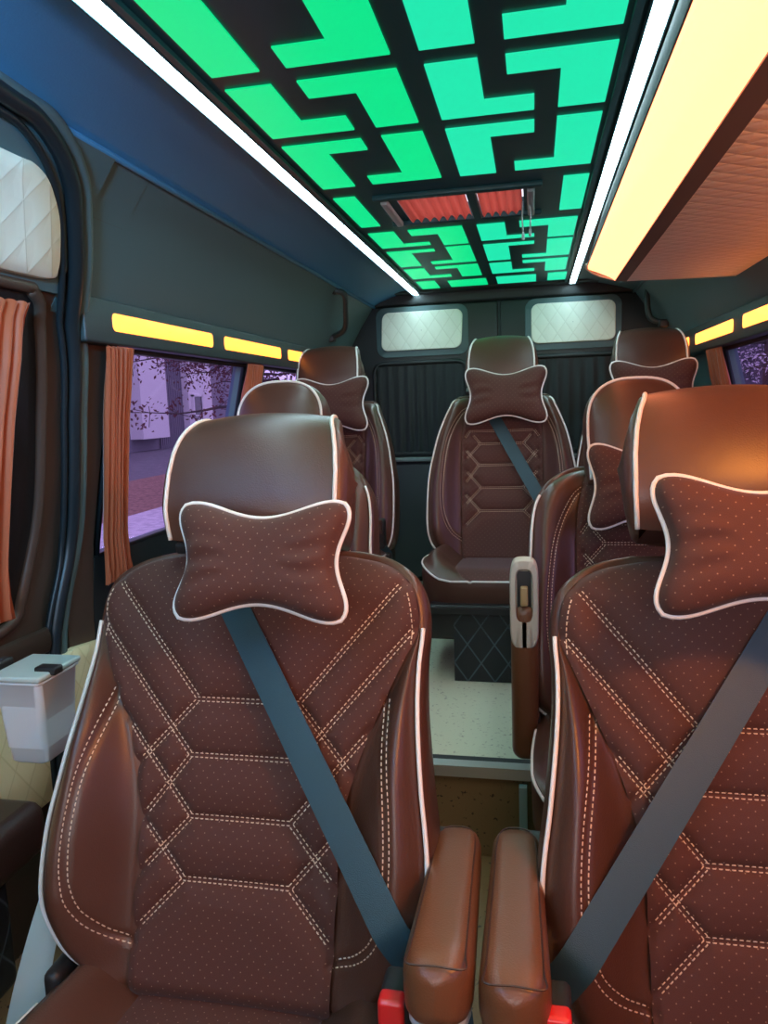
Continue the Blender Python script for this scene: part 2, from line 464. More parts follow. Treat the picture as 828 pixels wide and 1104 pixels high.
def make_arch_headrest(bk, root):
    mb = MB(); N = 60; loop=[]
    hw, v0, v1 = .122, .60, .862
    for i in range(N+1):
        t = i/N
        if t < .25: loop.append((hw*(.95+.05*min(1,t/.2)), v0+(v1-.12-v0)*t/.25))
        elif t > .75: loop.append((-hw*(.95+.05*min(1,(1-t)/.2)), v0+(v1-.12-v0)*(1-t)/.25))
        else:
            a = pi*(t-.25)/.5; ca, sa = cos(a), sin(a)
            loop.append((hw*math.copysign(abs(ca)**.75, ca), v1-.12+.12*abs(sa)**.8))
    c = (0, .74); rings=[]
    for k, d in ((0,.058),(.3,.057),(.6,.052),(.85,.043),(.95,.036),(1,.028)):
        rings.append([bk.P(c[0]+(u-c[0])*k, c[1]+(v-c[1])*k, d) for u,v in loop])
    for k, d in ((1.06,.015),(1.09,-.01),(1.09,-.04),(1.04,-.075),(.9,-.095),(.5,-.105),(0,-.107)):
        rings.append([bk.P(c[0]+(u-c[0])*k, c[1]+(v-c[1])*k, d) for u,v in loop])
    mb.grid(rings, 0, cv=True, flip=True)
    hr = mb.build('headrest', leather, root)
    mb = MB(); mb.tube([bk.P(c[0]+(u-c[0])*1.01, c[1]+(v-c[1])*1.01, .030) for u,v in loop], .0038, 8)
    mb.build('piping', pipingm, hr)
    for sg in (1,-1):
        mb = MB(); mb.tube([bk.P(sg*.06,.56,-.055), bk.P(sg*.06,.66,-.05)], .006, 10); mb.build('headrest_post', chrome, root)

def make_cushion(root, depth=.44, drop=.03):
    """seat cushion, y from PIV-.02 forward .5"""
    mb = MB(); nU, nV = 60, 50
    yb, yf = PIV[0]+.05, PIV[0]-depth
    def W(t): return .245+.02*sin(min(1,t*1.6)*pi/2) - (.11*(1-sqrt(max(0,1-((t-.70)/.30)**2))) if t > .7 else 0)
    def Z(u, t):
        w = W(t); a = abs(u)/w
        z = PIV[1]-drop+.035*t - .035*max(0,(t-.78)/.22)**2.4
        z += (.055*sm(.55,.85,a) - .03*sm(.85,1,a))*(1-sm(.6,1,t))
        z -= .004*exp(-((a-.58)/.03)**2)
        return z
    P=[]; UV=[]
    for i in range(nV+1):
        t = i/nV; y = yb+(yf-yb)*t
        row=[]; ur=[]
        for j in range(nU+1):
            u = W(t)*(-1+2*j/nU)
            yy = y
            row.append((u,yy,Z(u,t))); ur.append((u,yy))
        P.append(row); UV.append(ur)
    # centre columns fabric
    k0, k1 = int(nU*.22), nU-int(nU*.22)
    mb.grid([r[:k0+1] for r in P], 0, flip=True); mb.grid([r[k1:] for r in P], 0, flip=True)
    mb.grid([[(x,y,z-.004) for x,y,z in r[k0:k1+1]] for r in P], 0, flip=True)
    loop = [P[i][0] for i in range(nV+1)] + P[nV][1:] + [P[i][nU] for i in range(nV-1,-1,-1)] + P[0][::-1][1:-1]
    cx_, cy_ = 0, (yb+yf)/2; rings=[loop]
    for k, dz in ((1.015,-.01),(1.02,-.035),(1.01,-.075),(.96,-.105),(.85,-.115)):
        zmin = PIV[1]-.02
        rings.append([(cx_+(x-cx_)*k, cy_+(y-cy_)*k, (z if dz > -.05 else zmin)+dz) for x,y,z in loop])
    o = mb.grid(rings, 0, cv=True)
    N = len(loop)
    mb.f.append(tuple(o+(len(rings)-1)*N+i for i in range(N))[::-1]); mb.m.append(0)
    cu = mb.build('seat_cushion', [leather, threadm], root)
    mb = MB(); mb.grid([r[k0:k1+1] for r in P], 0, flip=True, uv=[r[k0:k1+1] for r in UV])
    mb.build('cushion_insert', fabric, cu)
    mb = MB()
    front = [P[i][0] for i in range(12,nV+1)] + P[nV][1:] + [P[i][nU] for i in range(nV-1,11,-1)]
    mb.tube([(x*1.012, y-.003, z-.004) for x,y,z in front], .0036, 8)
    mb.build('piping', pipingm, cu)
    mb = MB(); mb.rbox((0,PIV[0]-.18,.20),(.235,.22,.06),.02); 
    mb.build('seat_pan', blackp, root, angle=40)
    return cu

def make_belt(bk, root, sgn=1, u_top=-.115, u_bot=.265, buckle=True):
    """belt from far shoulder (u_top) across the front to the buckle, mirrored by sgn"""
    n = 60; raw=[]
    for i in range(n+1):
        t = i/n; v = .655+(.0-.655)*t; u = (u_top+(u_bot-u_top)*t)
        v_ = min(v, .638)
        uu = max(-bk.w(max(v_,0))+.002, min(bk.w(max(v_,0))-.002, u))
        raw.append((t, u, v, bk.h(uu, max(v_,0), False)+.007))
    # upper hull for taut webbing
    hull=[]
    for p in [(r[0], r[3]) for r in raw]:
        while len(hull) > 1 and (hull[-1][1]-hull[-2][1])*(p[0]-hull[-2][0]) <= (p[1]-hull[-2][1])*(hull[-1][0]-hull[-2][0]): hull.pop()
        hull.append(p)
    pts = [(sgn*u, v, interp(t, hull)) for t,u,v,_ in raw]
    # tail over the shoulder and end at the buckle
    pts = [(sgn*(u_top-.03), .655, -.10), (sgn*(u_top-.02), .668, -.06), (sgn*(u_top-.008), .668, -.02)] + pts
    pts += [(sgn*(u_bot+.006), -.04, pts[-1][2]-.0)]
    mb = MB(); hw = .024; L=[]; 
    # width direction in plane, perpendicular to the belt
    du, dv = sgn*(u_bot-u_top), -.655; l = math.hypot(du,dv); nx, ny = -dv/l, du/l
    rows=[]
    for u,v,d in pts:
        a = (u-nx*hw, v-ny*hw); b = (u+nx*hw, v+ny*hw)
        rows.append([bk.P(a[0],a[1],d), bk.P((a[0]+b[0])/2,(a[1]+b[1])/2,d+.0008), bk.P(b[0],b[1],d),
                     bk.P(b[0],b[1],d-.0016), bk.P(a[0],a[1],d-.0016)])
    mb.grid(rows, 0, cv=True, flip=True)
    bl = mb.build('seat_belt', beltm, root, angle=40)
    mb = MB(); p = bk.P(sgn*(u_top-.02), .664, -.04)
    mb.rbox(p, (.034,.03,.010), .006, 0, 3, Matrix.Rotation(.3,3,'X'))
    mb.build('belt_guide', blackp, root, angle=40)
    if buckle:
        mb = MB(); c = Vector((sgn*(.283 if u_bot > .3 else .262),.055,.488 if sgn < 0 else .466))
        mb.rbox(c, (.018,.028,.055), .008); bu = mb.build('belt_buckle', blackp, root, angle=40)
        mb = MB(); mb.rbox(c+Vector((sgn*-.002,-.024,.03)), (.015,.012,.028), .006); mb.build('release_button', redp if u_bot > .3 else leather_dark, bu, angle=40)
    return bl

def make_base(root, width=.36, quilted=False):
    mb = MB()
    if quilted:
        x, y0, y1, z = .145, PIV[0]-.40, PIV[0]+.05, .145
        V=[(-x,y0,0),(x,y0,0),(x,y1,0),(-x,y1,0)]
        L = [V[0],V[1],V[2],V[3],V[0]]; acc=0; rows=[[],[]]; uvs=[[],[]]
        for i,p in enumerate(L):
            if i: acc += math.dist(L[i-1], p)
            rows[0].append((p[0],p[1],.0)); rows[1].append((p[0],p[1],.24)); uvs[0].append((acc,0)); uvs[1].append((acc,.24))
        mb.grid(rows, 0, uv=uvs)
        mb.add([(-x,y0,.24),(x,y0,.24),(x,y1,.24),(-x,y1,.24)], [(0,1,2,3)])
        mb.build('base_box', blackq, root, smooth=False)
        mb = MB(); mb.box((-.23,y0-.012,.235),(.23,y1,.255)); mb.build('base_rail', blackp, root, smooth=False)
    else:
        for sg in (1,-1):
            mb = MB(); mb.rbox((sg*.19,PIV[0]-.18,.012),(.022,.24,.012),.004); mb.build('floor_rail', chrome, root, angle=40)
        mb = MB(); mb.rbox((0,PIV[0]-.18,.085),(width/2,.17,.07),.02); mb.build('pedestal', blackp, root, angle=40)

def arm_pad(mb, a, b, w0, w1, h, mi=0):
    """padded armrest from a (front) to b (rear), rounded rectangular section with domed ends"""
    a, b = Vector(a), Vector(b); t = (b-a).normalized(); up = Vector((0,0,1)); up = (up-t*up.dot(t)).normalized(); sd = t.cross(up)
    L = (b-a).length; rings=[]; n = 48
    st = [0,.004,.012,.024,.04,.06]+[.06+(L-.12)*k/8 for k in range(1,8)]+[L-.06,L-.04,L-.024,L-.012,L-.004,L]
    for x in st:
        e = min(x, L-x); f = sqrt(max(0,1-(1-min(1,e/.045))**2)) if e < .045 else 1
        f = max(f,.02); w = (w0+(w1-w0)*x/L)/2*f**.8; hh = h/2*(.45+.55*f)*1.0 if e > 1e-6 else h/2*.4
        ring=[]
        for k in range(n):
            an = 2*pi*k/n; c_, s_ = cos(an), sin(an)
            ring.append(tuple(a+t*x+sd*w*math.copysign(abs(c_)**.55,c_)+up*hh*math.copysign(abs(s_)**.55,s_)))
        rings.append(ring)
    o = mb.grid(rings, mi, cv=True)
    mb.f.append(tuple(o+i for i in range(n))[::-1]); mb.m.append(mi)
    mb.f.append(tuple(o+(len(rings)-1)*n+i for i in range(n))); mb.m.append(mi)

def make_armrest(bk, root, side, ends):
    a, b = ends
    mb = MB(); arm_pad(mb, a, b, .079, .070, .078)
    # seam around the top
    t = (Vector(b)-Vector(a)); L = t.length; pts=[]
    for x, y in [(.03,-1),(.1,-1),(.3,-1),(.6,-1),(.85,-1),(.97,-.6),(.97,.6),(.85,1),(.6,1),(.3,1),(.1,1),(.03,1),(.03,0)]:
        w = .031-.004*x
        p = Vector(a)+t*x; pts.append((p.x+y*w, p.y, p.z+.0345))
    mb.tube(smooth_path(pts,5,True), .0012, 5, 1, closed=True)
    ar = mb.build('armrest', [arm_leather, leather_dark], root, angle=60)
    mb = MB(); arm_pad(mb, Vector(a)+Vector((0,.005,-.040)), Vector(b)+Vector((0,-.02,-.036)), .072, .055, .022)
    mb.build('armrest_underside', greyp, ar, angle=60)
    mb = MB(); mb.rbox((b[0]-side*.035, b[1]-.01, b[2]-.03), (.03,.035,.05), .012); mb.build('armrest_hinge', blackp, ar, angle=50)

def make_folded_armrest(bk, root, side, cx_):
    mb = MB(); x = side*cx_
    mb.rbox((x,PIV[0]-.02,PIV[1]+.105),(.033,.035,.20),.028,0,5)
    ar = mb.build('armrest', arm_leather, root, angle=60)
    mb = MB(); z0, z1 = PIV[1]+.195, PIV[1]+.415
    yf = PIV[0]-.055
    pts = []
    cz = (z0+z1)/2; hz=(z1-z0)/2
    # frame with recess
    N=40
    def stad(hw, hz_, r):
        L=[]
        for i in range(N):
            a = 2*pi*i/N; c_, s_ = cos(a), sin(a); L.append((hw*math.copysign(abs(c_)**.55,c_), hz_*math.copysign(abs(s_)**.35,s_)))
        return L
    rings=[]
    for hw,h_,y in ((.034,hz,.04),(.034,hz,.005),(.031,hz-.004,0),(.021,hz-.045,0),(.018,hz-.050,.012)):
        off = -.0 if hw > .03 else .022
        rings.append([(x+p, yf+y, cz+q+off) for p,q in stad(hw,h_,0)])
    o = mb.grid(rings,0,cv=True)
    mb.f.append(tuple(o+4*N+i for i in range(N))[::-1]); mb.m.append(0)
    mb.f.append(tuple(o+i for i in range(N))); mb.m.append(0)
    cap = mb.build('latch_housing', [beigep], ar, angle=50)
    mb = MB(); mb.rbox((x,yf+.006,cz+.02),(.009,.008,.024),.004); mb.build('latch_button', mat('tan_button',(.42,.30,.14),.4), cap, angle=40)
    mb = MB(); mb.rbox((x,yf+.013,cz+.022),(.017,.002,.058),.0015); mb.build('latch_recess', blackp, cap, angle=40)

def make_seat(name, kind, th, arch, armside=0, armx=.32, belt=1, quilted=False, folded=False, fine=True, buckle=True, belt_u=(-.115,.265), head=(0,0,1), depth=.44):
    root = empty(name); bk = Back(kind, th); bk.hx, bk.hz, bk.hs = head
    make_backrest(bk, root, fine)
    (make_arch_headrest if arch else make_headrest)(bk, root)
    make_cushion(root, depth, .03 if depth > .4 else .012); make_base(root, quilted=quilted)
    if belt: make_belt(bk, root, belt, belt_u[0], belt_u[1], buckle)
    if folded: make_folded_armrest(bk, root, armside, armx)
    elif armside: make_armrest(bk, root, armside, armx)
    for sg in (1,-1):
        mb = MB(); mb.rbox((sg*.262,PIV[0]+.02,PIV[1]-.03),(.014,.06,.05),.012); mb.build('recliner_cover', blackp, root, angle=50)
    return root, bk

G = 'piped brown passenger seats of the minibus'
def place(root, X, Y0, Z0):
    root.location = (X, Y0-PIV[0], Z0-PIV[1])
    return root

# --- front row
sL, bkA = make_seat('passenger_seat', 'A', 20, False, armside=1, armx=((.337,-.015,.563),(.324,.365,.500)), belt=1, belt_u=(-.10,.335))
place(sL, -.443, .90, -.829); tag(sL, 'large brown seat with teal belt, at lower left beside the sliding door', 'seat', G)
sR, _ = make_seat('passenger_seat', 'A', 20, False, armside=-1, armx=((-.324,.0,.553),(-.331,.385,.505)), belt=-1, belt_u=(-.10,.335), head=(-.02,.022,1))
place(sR, .300, .885, -.832); tag(sR, 'large seat lit orange, foremost on the right, its belt crossing to the aisle side', 'seat', G)
# --- second row
s2R, bk2 = make_seat('passenger_seat', 'C', 17, True, armside=-1, armx=.285, belt=0, folded=True)
place(s2R, .258, 1.80, -.785); tag(s2R, 'orange-lit seat with rounded headrest and upright folded armrest, behind the foremost right seat', 'seat', G)
s2L, _ = make_seat('passenger_seat', 'C', 17, True, belt=0)
place(s2L, -.70, 1.80, -.755); tag(s2L, 'seat with rounded headrest just peeking over the large lower left seat', 'seat', G)
# --- rear row
s3M, bk3 = make_seat('passenger_seat', 'B', 17, False, belt=1, quilted=True, belt_u=(-.09,.255), head=(0,0,.90), depth=.36)
place(s3M, -.125, 2.80, -.578); tag(s3M, 'middle seat of the rear row, on a quilted black box in line with the aisle', 'seat', G)
s3L = copy_tree(s3M); place(s3L, -.825, 2.80, -.583); tag(s3L, 'rear row seat by the left wall, partly behind the second row headrest', 'seat', G)
s3R = copy_tree(s3M); place(s3R, .43, 2.80, -.578); tag(s3R, 'rear row seat by the right wall, only headrest and left edge visible', 'seat', G)
# bases reach the floor
def extend_base(root, floor, quilted):
    gap = root.location.z - floor
    if gap > .004:
        mb = MB(); mb.box((-.2,PIV[0]-.34,-gap),(.2,PIV[0]+.08,.001)); mb.build('plinth', blackp, root, smooth=False)
    elif gap < -.004: pass
for r_, fl in ((sL,FLOOR),(sR,FLOOR),(s2R,FLOOR),(s2L,FLOOR),(s3M,PLAT),(s3L,PLAT),(s3R,PLAT)): extend_base(r_, fl, False)

# --- neck pillows
def make_pillow(hw, hh, T, wr=True):
    mb = MB(); n = 44
    def out(a, b):
        a2 = a*sqrt(1-.42*b*b); b2 = b*sqrt(1-.42*a*a)
        x = hw*a2*(1-.30*(1-b*b)**1.6)*1.27; z = hh*b2*(1-.43*(1-a*a)**1.6)*1.27
        return x, z
    for sg in (1,-1):
        P=[]; UV=[]
        for i in range(n+1):
            b = -1+2*i/n; row=[]; ur=[]
            for j in range(n+1):
                a = -1+2*j/n; x, z = out(a,b)
                t = T*max(0,(1-a**4)*(1-b**4))**.45*(.80+.20*abs(a))
                if wr:
                    k = max(0,abs(a)-.35)/.65
                    t += .0075*sin(b*15+2.2*sin(a*3))*k*(1-abs(a))*3.0*exp(-(b/.45)**2)
                row.append((x, -sg*t, z)); ur.append((x+.3,z))
            P.append(row); UV.append(ur)
        mb.grid(P, 0, flip=(sg < 0), uv=UV)
    bd = [out(-1+2*i/24,-1) for i in range(24)]+[out(1,-1+2*i/24) for i in range(24)]+[out(1-2*i/24,1) for i in range(24)]+[out(-1,1-2*i/24) for i in range(24)]
    o = mb.build('neck_pillow', fabric)
    m2 = MB(); m2.tube([(x*1.012,0,z*1.012) for x,z in bd], .0033, 8, closed=True); m2.build('piping', pipingm, o)
    return o
GP = 'butterfly-shaped neck pillows on the headrests'
def put_pillow(o, loc, tilt, rz, lab, ry=0):
    o.location = loc; o.rotation_euler = (radians(tilt), radians(ry), radians(rz)); tag(o, lab, 'neck pillow', GP)
p1 = make_pillow(.124,.084,.042); put_pillow(p1, (-.385,.985,-.213), -18, 0, 'dotted neck pillow with white piping on the headrest of the large left seat', 0)
p2 = make_pillow(.124,.088,.042); put_pillow(p2, (.275,.965,-.185), -18, 0, 'neck pillow cut by the photo edge, on the large right seat')
p3 = make_pillow(.148,.108,.045); put_pillow(p3, (-.107,2.90,.025), -15, 0, 'neck pillow on the middle rear seat, hanging above its belt')
p4 = copy_tree(p3); put_pillow(p4, (-.80,2.90,.015), -15, 0, 'neck pillow on the rear seat by the left wall')
p5 = copy_tree(p3); put_pillow(p5, (.43,2.90,.028), -15, 0, 'neck pillow mostly hidden, on the rear seat by the right wall')
p6 = make_pillow(.128,.105,.042); put_pillow(p6, (.262,1.89,-.215), -16, 0, 'orange-lit neck pillow on the rounded headrest of the second row right seat')

# ------------------------------------------------------------------ shell of the van
PROF = [(.7,-.70),(.507,-.80),(.4,-.875),(.2,-.99),(0,-1.04),(-.3,-1.10),(-.5,-1.12),(-1.2,-1.12)]
def wx(z): return interp(z, [(a,b) for a,b in PROF[::-1]])
CX = -.165
def wall(name, side, Y0, Y1, z0, z1, m, th=.03, off=0., parent=None):
    mb = MB(); zs=[z0]; 
    while zs[-1] < z1-.001: zs.append(min(z1, zs[-1]+.05))
    inn = [(wx(z)+off) for z in zs]; xf = (lambda x: x) if side < 0 else (lambda x: 2*CX-x)
    V=[]
    for Y in (Y0,Y1): V.append([(xf(x),Y,z) for x,z in zip(inn,zs)]+[(xf(x-th),Y,z) for x,z in list(zip(inn,zs))[::-1]])
    o = mb.grid(V, 0, cv=True, flip=(side > 0)); n = len(V[0])
    mb.f.append(tuple(o+i for i in range(n))); mb.m.append(0); mb.f.append(tuple(o+n+i for i in range(n))[::-1]); mb.m.append(0)
    ob = mb.build(name, m, parent, angle=30)
    if not parent: ob['kind'] = 'structure'
    return ob
YB, YR = -.9, 3.86
WZ0, WZ1 = -.35, .16        # side windows
# left wall, from the sliding door back; one object with window openings
def wallset(name, side, spans, m):
    """wall with openings: solid above/below, posts between"""
    mb_objs = []
    ys = spans
    root = None
    M_ = MB()
    def slab(Y0,Y1,z0,z1):
        zs=[z0]
        while zs[-1] < z1-.001: zs.append(min(z1, zs[-1]+.05))
        xf = (lambda x: x) if side < 0 else (lambda x: 2*CX-x)
        V=[]
        for Y in (Y0,Y1): V.append([(xf(wx(z)),Y,z) for z in zs]+[(xf(wx(z)-.035),Y,z) for z in zs[::-1]])
        o = M_.grid(V,0,cv=True,flip=(side>0)); n=len(V[0])
        M_.f.append(tuple(o+i for i in range(n))); M_.m.append(0); M_.f.append(tuple(o+n+i for i in range(n))[::-1]); M_.m.append(0)
    Ya, Yz, wins = spans
    slab(Ya,Yz,-1.18,WZ0); slab(Ya,Yz,WZ1,.54)
    y = Ya
    for a,b in wins: slab(y,a,WZ0,WZ1); y = b
    slab(y,Yz,WZ0,WZ1)
    o = M_.build(name, m, angle=30); o['kind']='structure'; return o
wallset('wall_left', -1, (1.545,YR,[(1.68,2.50),(2.68,3.45)]), lining)
wallset('wall_right', 1, (YB,YR,[(-.3,.55),(.75,1.65),(1.85,2.88)]), lining)
# brown pillar and lower wall trim on the left
wall('trim_1', -1, 1.548, 1.655, -.62, .165, brownp, th=.012, off=.012)
wall('trim_2', -1, 1.66, 3.85, -1.0, WZ0-.002, darktrim, th=.012, off=.012)
wall('trim_3', -1, 1.548, 1.66, -1.18, -.62, darktrim, th=.012, off=.012)
wall('trim_4', 1, YB, 3.85, -1.0, WZ0-.002, darktrim, th=.012, off=.012)
# sliding door
dr = wall('door_1', -1, YB, 1.54, -1.17, .53, brownp)
wall('upper_panel', -1, YB, 1.40, .250, .50, lining, th=.012, off=.012, parent=dr)
wall('trim_14', -1, 1.41, 1.547, .20, .505, lining, th=.012, off=.0015)
def warp(path, off, side=-1):
    return [((wx(z)+off) if side < 0 else 2*CX-(wx(z)+off), y, z) for y,z in path]
seal = [(-.6,.498),(.6,.498),(.95,.497),(1.094,.492),(1.151,.489),(1.210,.474),(1.270,.448),(1.332,.402),(1.421,.284),(1.487,.141),(1.516,.001),(1.539,-.17),(1.542,-.303),(1.502,-.428),(1.478,-.533),(1.46,-.7),(1.46,-1.15)]
sp = smooth_path([(0,a,b) for a,b in seal], 6)
mb = MB(); mb.tube(warp([(p.y,p.z) for p in sp], .020), .017, 8); mb.build('rubber_seal', rubber, dr)
mb = MB(); mb.tube(warp([(p.y-.028,p.z-.018) for p in sp], .018), .007, 8); mb.build('seal_lip', rubber, dr)
mb = MB(); sp2 = [p for p in sp if p.z < .497]
mb.tube(warp([(p.y+.040,p.z+.012) for p in sp2], .010), .016, 8); tag(mb.build('trim_5', lining), kind='structure')
# door window recess (dark glass framed by moulding)
def outline_panel(mb, path, off, depth, mi=0, uv=True, side=-1):
    """flat closed outline (y,z) following the wall, with thickness"""
    n = len(path); cy_ = sum(p[0] for p in path)/n; cz_ = sum(p[1] for p in path)/n
    rings=[]; UV=[]
    for k, o_ in ((1.0, off-depth),(1.0, off-.003),(.985,off),(.7,off),(.35,off),(0.01,off)):
        L = [(cy_+(p[0]-cy_)*k, cz_+(p[1]-cz_)*k) for p in path]
        rings.append(warp(L, o_, side)); UV.append(L)
    mb.grid(rings, mi, cv=True, uv=UV if uv else None, flip=(side>0))
rec = smooth_path([(0,a,b) for a,b in [(.2,.245),(.8,.25),(1.263,.253),(1.329,.246),(1.377,.198),(1.419,.003),(1.432,-.219),(1.39,-.377),(1.33,-.442),(1.0,-.46),(.4,-.46),(.15,-.40),(.1,0),(.12,.2)]], 5, True)
mb = MB(); outline_panel(mb, [(p.y,p.z) for p in rec], .006, .005); mb.build('window_pane', mat('black_glass',(.008,.010,.012),.25), dr)
mb = MB(); L = warp([(p.y,p.z) for p in rec], .006); mb.tube(L, .014, 8, closed=True); mb.build('window_surround', brownp, dr)
# cream quilted insert on upper door
cr = smooth_path([(0,a,b) for a,b in [(.4,.430),(.9,.430),(1.140,.430),(1.196,.430),(1.252,.413),(1.307,.372),(1.345,.32),(1.360,.290),(1.350,.271),(1.235,.267),(.9,.265),(.4,.265)]], 5, True)
mb = MB(); outline_panel(mb, [(p.y,p.z) for p in cr], .026, .02); mb.build('quilted_insert', creamq, dr)
# lower cream quilted door card, armrest, black pocket
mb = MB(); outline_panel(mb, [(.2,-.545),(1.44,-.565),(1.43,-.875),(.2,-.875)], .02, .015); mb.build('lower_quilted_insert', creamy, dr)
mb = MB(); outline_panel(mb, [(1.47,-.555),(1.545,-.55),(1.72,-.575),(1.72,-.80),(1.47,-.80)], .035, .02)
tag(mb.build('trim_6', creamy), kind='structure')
mb = MB(); mb.tube([(-1.095,.2,-.475),(-1.095,1.45,-.50)], .03, 10, r2=.012); mb.build('door_sill', brownp, dr)
mb = MB(); mb.rbox((-1.03,.62,-.80),(.075,.60,.055),.03); mb.build('door_armrest', leather_dark, dr, angle=60)
mb = MB(); mb.rbox((-1.06,.55,-1.0),(.04,.62,.12),.02, uvaxes=(1,2)); mb.build('door_pocket', blackq, dr, angle=60)
# grey bar + hanging bin
mb = MB(); mb.rbox((-.975,.85,-.452),(.012,.33,.012),.006)
for y in (.6,1.1): mb.rbox((-1.04,y,-.452),(.07,.012,.010),.005)
tag(mb.build('grab_rail', darktrim, angle=50), 'dark horizontal rail on the sliding door carrying the bin', 'rail')
bn = empty('hanging_bin', (-.882,1.13,-.60)); bn.scale=(.88,.88,.88); tag(bn, 'pale blue-white plastic bin hanging by the sliding door at lower left', 'bin')
mb = MB(); rings=[]
def rr(hx,hy,r,z,n=6,cx0=0,cy0=0):
    L=[]
    for sx,sy,a0 in ((1,1,0),(-1,1,pi/2),(-1,-1,pi),(1,-1,1.5*pi)):
        for i in range(n+1):
            a=a0+i*pi/2/n; L.append((cx0+sx*(hx-r)+r*cos(a), cy0+sy*(hy-r)+r*sin(a), z))
    return L
for hx,hy,z in ((.036,.045,-.005),(.042,.05,0),(.046,.055,.06),(.053,.065,.165),(.057,.069,.168),(.057,.069,.172),(.052,.064,.172),(.045,.055,.03),(.02,.02,.028)):
    rings.append(rr(hx,hy,min(.014,hx*.4),z))
o=mb.grid(rings,0,cv=True); N_=len(rings[0]); mb.f.append(tuple(o+i for i in range(N_))[::-1]); mb.m.append(0); mb.f.append(tuple(o+(len(rings)-1)*N_+i for i in range(N_))); mb.m.append(0)
mb.build('bin_body', whitep, bn, angle=50)
mb = MB(); mb.rbox((0,0,.178),(.058,.070,.006),.005); mb.build('bin_lid', palep, bn, angle=50)
mb = MB(); mb.rbox((.045,-.02,.184),(.024,.014,.008),.004); mb.build('bin_clip', blackp, bn, angle=50)

# pale plastic side shield beside the large left seat, part of it
mb = MB()
path = [(-.20,.27,.519),(-.235,.25,.419),(-.262,.22,.299),(-.285,.20,.18)]
rows=[]
for (x,y,z),w in zip(smooth_path(path,5), [.03+.0022*i for i in range(40)]):
    w *= .55; rows.append([(x-.08-w,y,z),(x-.08+w*.6,y-.006,z+.004),(x-.08+w,y+.004,z),(x-.08-w,y+.012,z)])
mb.grid(rows,0,cv=True); mb.build('side_shield', palep, sL, angle=60)

# floors
mb = MB(); mb.box((-1.13,YB,FLOOR-.04),(.80,1.82,FLOOR)); tag(mb.build('floor', riserm, smooth=False), kind='structure')
mb = MB(); mb.box((-1.13,1.822,FLOOR-.04),(.80,YR,PLAT)); tag(mb.build('floor_platform', platm, smooth=False), kind='structure')
mb = MB(); mb.box((-1.13,1.812,FLOOR+.001),(.80,1.8215,PLAT-.024)); tag(mb.build('trim_7', riserm, smooth=False), kind='structure')
mb = MB(); mb.box((-1.13,1.80,PLAT-.026),(.80,1.8215,PLAT+.004)); mb.box((-1.13,1.8215,PLAT-.001),(.80,1.835,PLAT+.004)); tag(mb.build('trim_8', metaledge, smooth=False), kind='structure')
mb = MB(); mb.box((-1.13,1.835,PLAT),(.80,1.86,PLAT+.003)); tag(mb.build('trim_9', blackp, smooth=False), kind='structure')
mb = MB(); mb.box((-.045,1.79,FLOOR),(-.025,1.811,PLAT-.04)); tag(mb.build('trim_10', palep, smooth=False), kind='structure')

mb = MB(); mb.box((-1.13,YB-.04,-1.2),(.80,YB-.005,-.10)); mb.box((-1.13,YB-.04,.45),(.80,YB-.005,.62)); tag(mb.build('wall_light_block', darktrim, smooth=False), kind='structure')  # unseen partition with a windscreen gap, added to cut flat light from the front
# ceiling
mb = MB()
for a_, b_ in (((-.60,YB,.562),(.205,2.08,.60)),((-.60,2.35,.562),(.205,YR,.60)),((-.60,2.08,.562),(-.37,2.35,.60)),((-.025,2.08,.562),(.205,2.35,.60))): mb.box(a_, b_)
tag(mb.build('ceiling', lattice, smooth=False), kind='structure')
def side_lining(name, xs, m):
    mb = MB(); V=[]
    for Y in (YB,YR): V.append([(x,Y,z) for x,z in xs]+[(x,Y,z+.03) for x,z in xs[::-1]])
    o = mb.grid(V,0,cv=True,flip=(xs[0][0]<xs[-1][0])); n=len(V[0])
    mb.f.append(tuple(o+i for i in range(n))); mb.m.append(0); mb.f.append(tuple(o+n+i for i in range(n))[::-1]); mb.m.append(0)
    ob = mb.build(name, m, angle=30); ob['kind']='structure'; return ob
side_lining('ceiling_left_lining', [(-.593,.562),(-.64,.560),(-.70,.545),(-.76,.524),(-.806,.503)], lining_bluelit)
side_lining('ceiling_right_lining', [(.20,.562),(.25,.560),(.33,.545),(.41,.524),(.476,.503)], lining)
mb = MB(); mb.tube([(-.800,YB,.500),(-.800,YR,.500)], .007, 8); tag(mb.build('trim_11', lining_bluelit), kind='structure')
mb = MB(); mb.tube([(.470,YB,.500),(.470,YR,.500)], .007, 8); tag(mb.build('trim_12', lining), kind='structure')
# LED strips
for x, lab, Y1 in ((-.578,'long white LED strip along the left edge of the green ceiling',3.82),(.182,'long white LED strip along the right edge of the green ceiling',3.78)):
    r_ = empty('led_strip', (x,YB,.552)); tag(r_, lab, 'led strip', 'ceiling led strips')
    mb = MB(); mb.rbox((0,(Y1-YB)/2,.003),(.0115,(Y1-YB)/2,.006),.003); mb.build('diffuser', stripm, r_, angle=50)
    mb = MB()
    for sx in (-1,1): mb.rbox((sx*.0140,(Y1-YB)/2,.000 if x*sx > .1 else .004),(.002,(Y1-YB)/2,.011 if x*sx > .1 else .006),.0015)
    mb.build('channel', lattice, r_, angle=50)

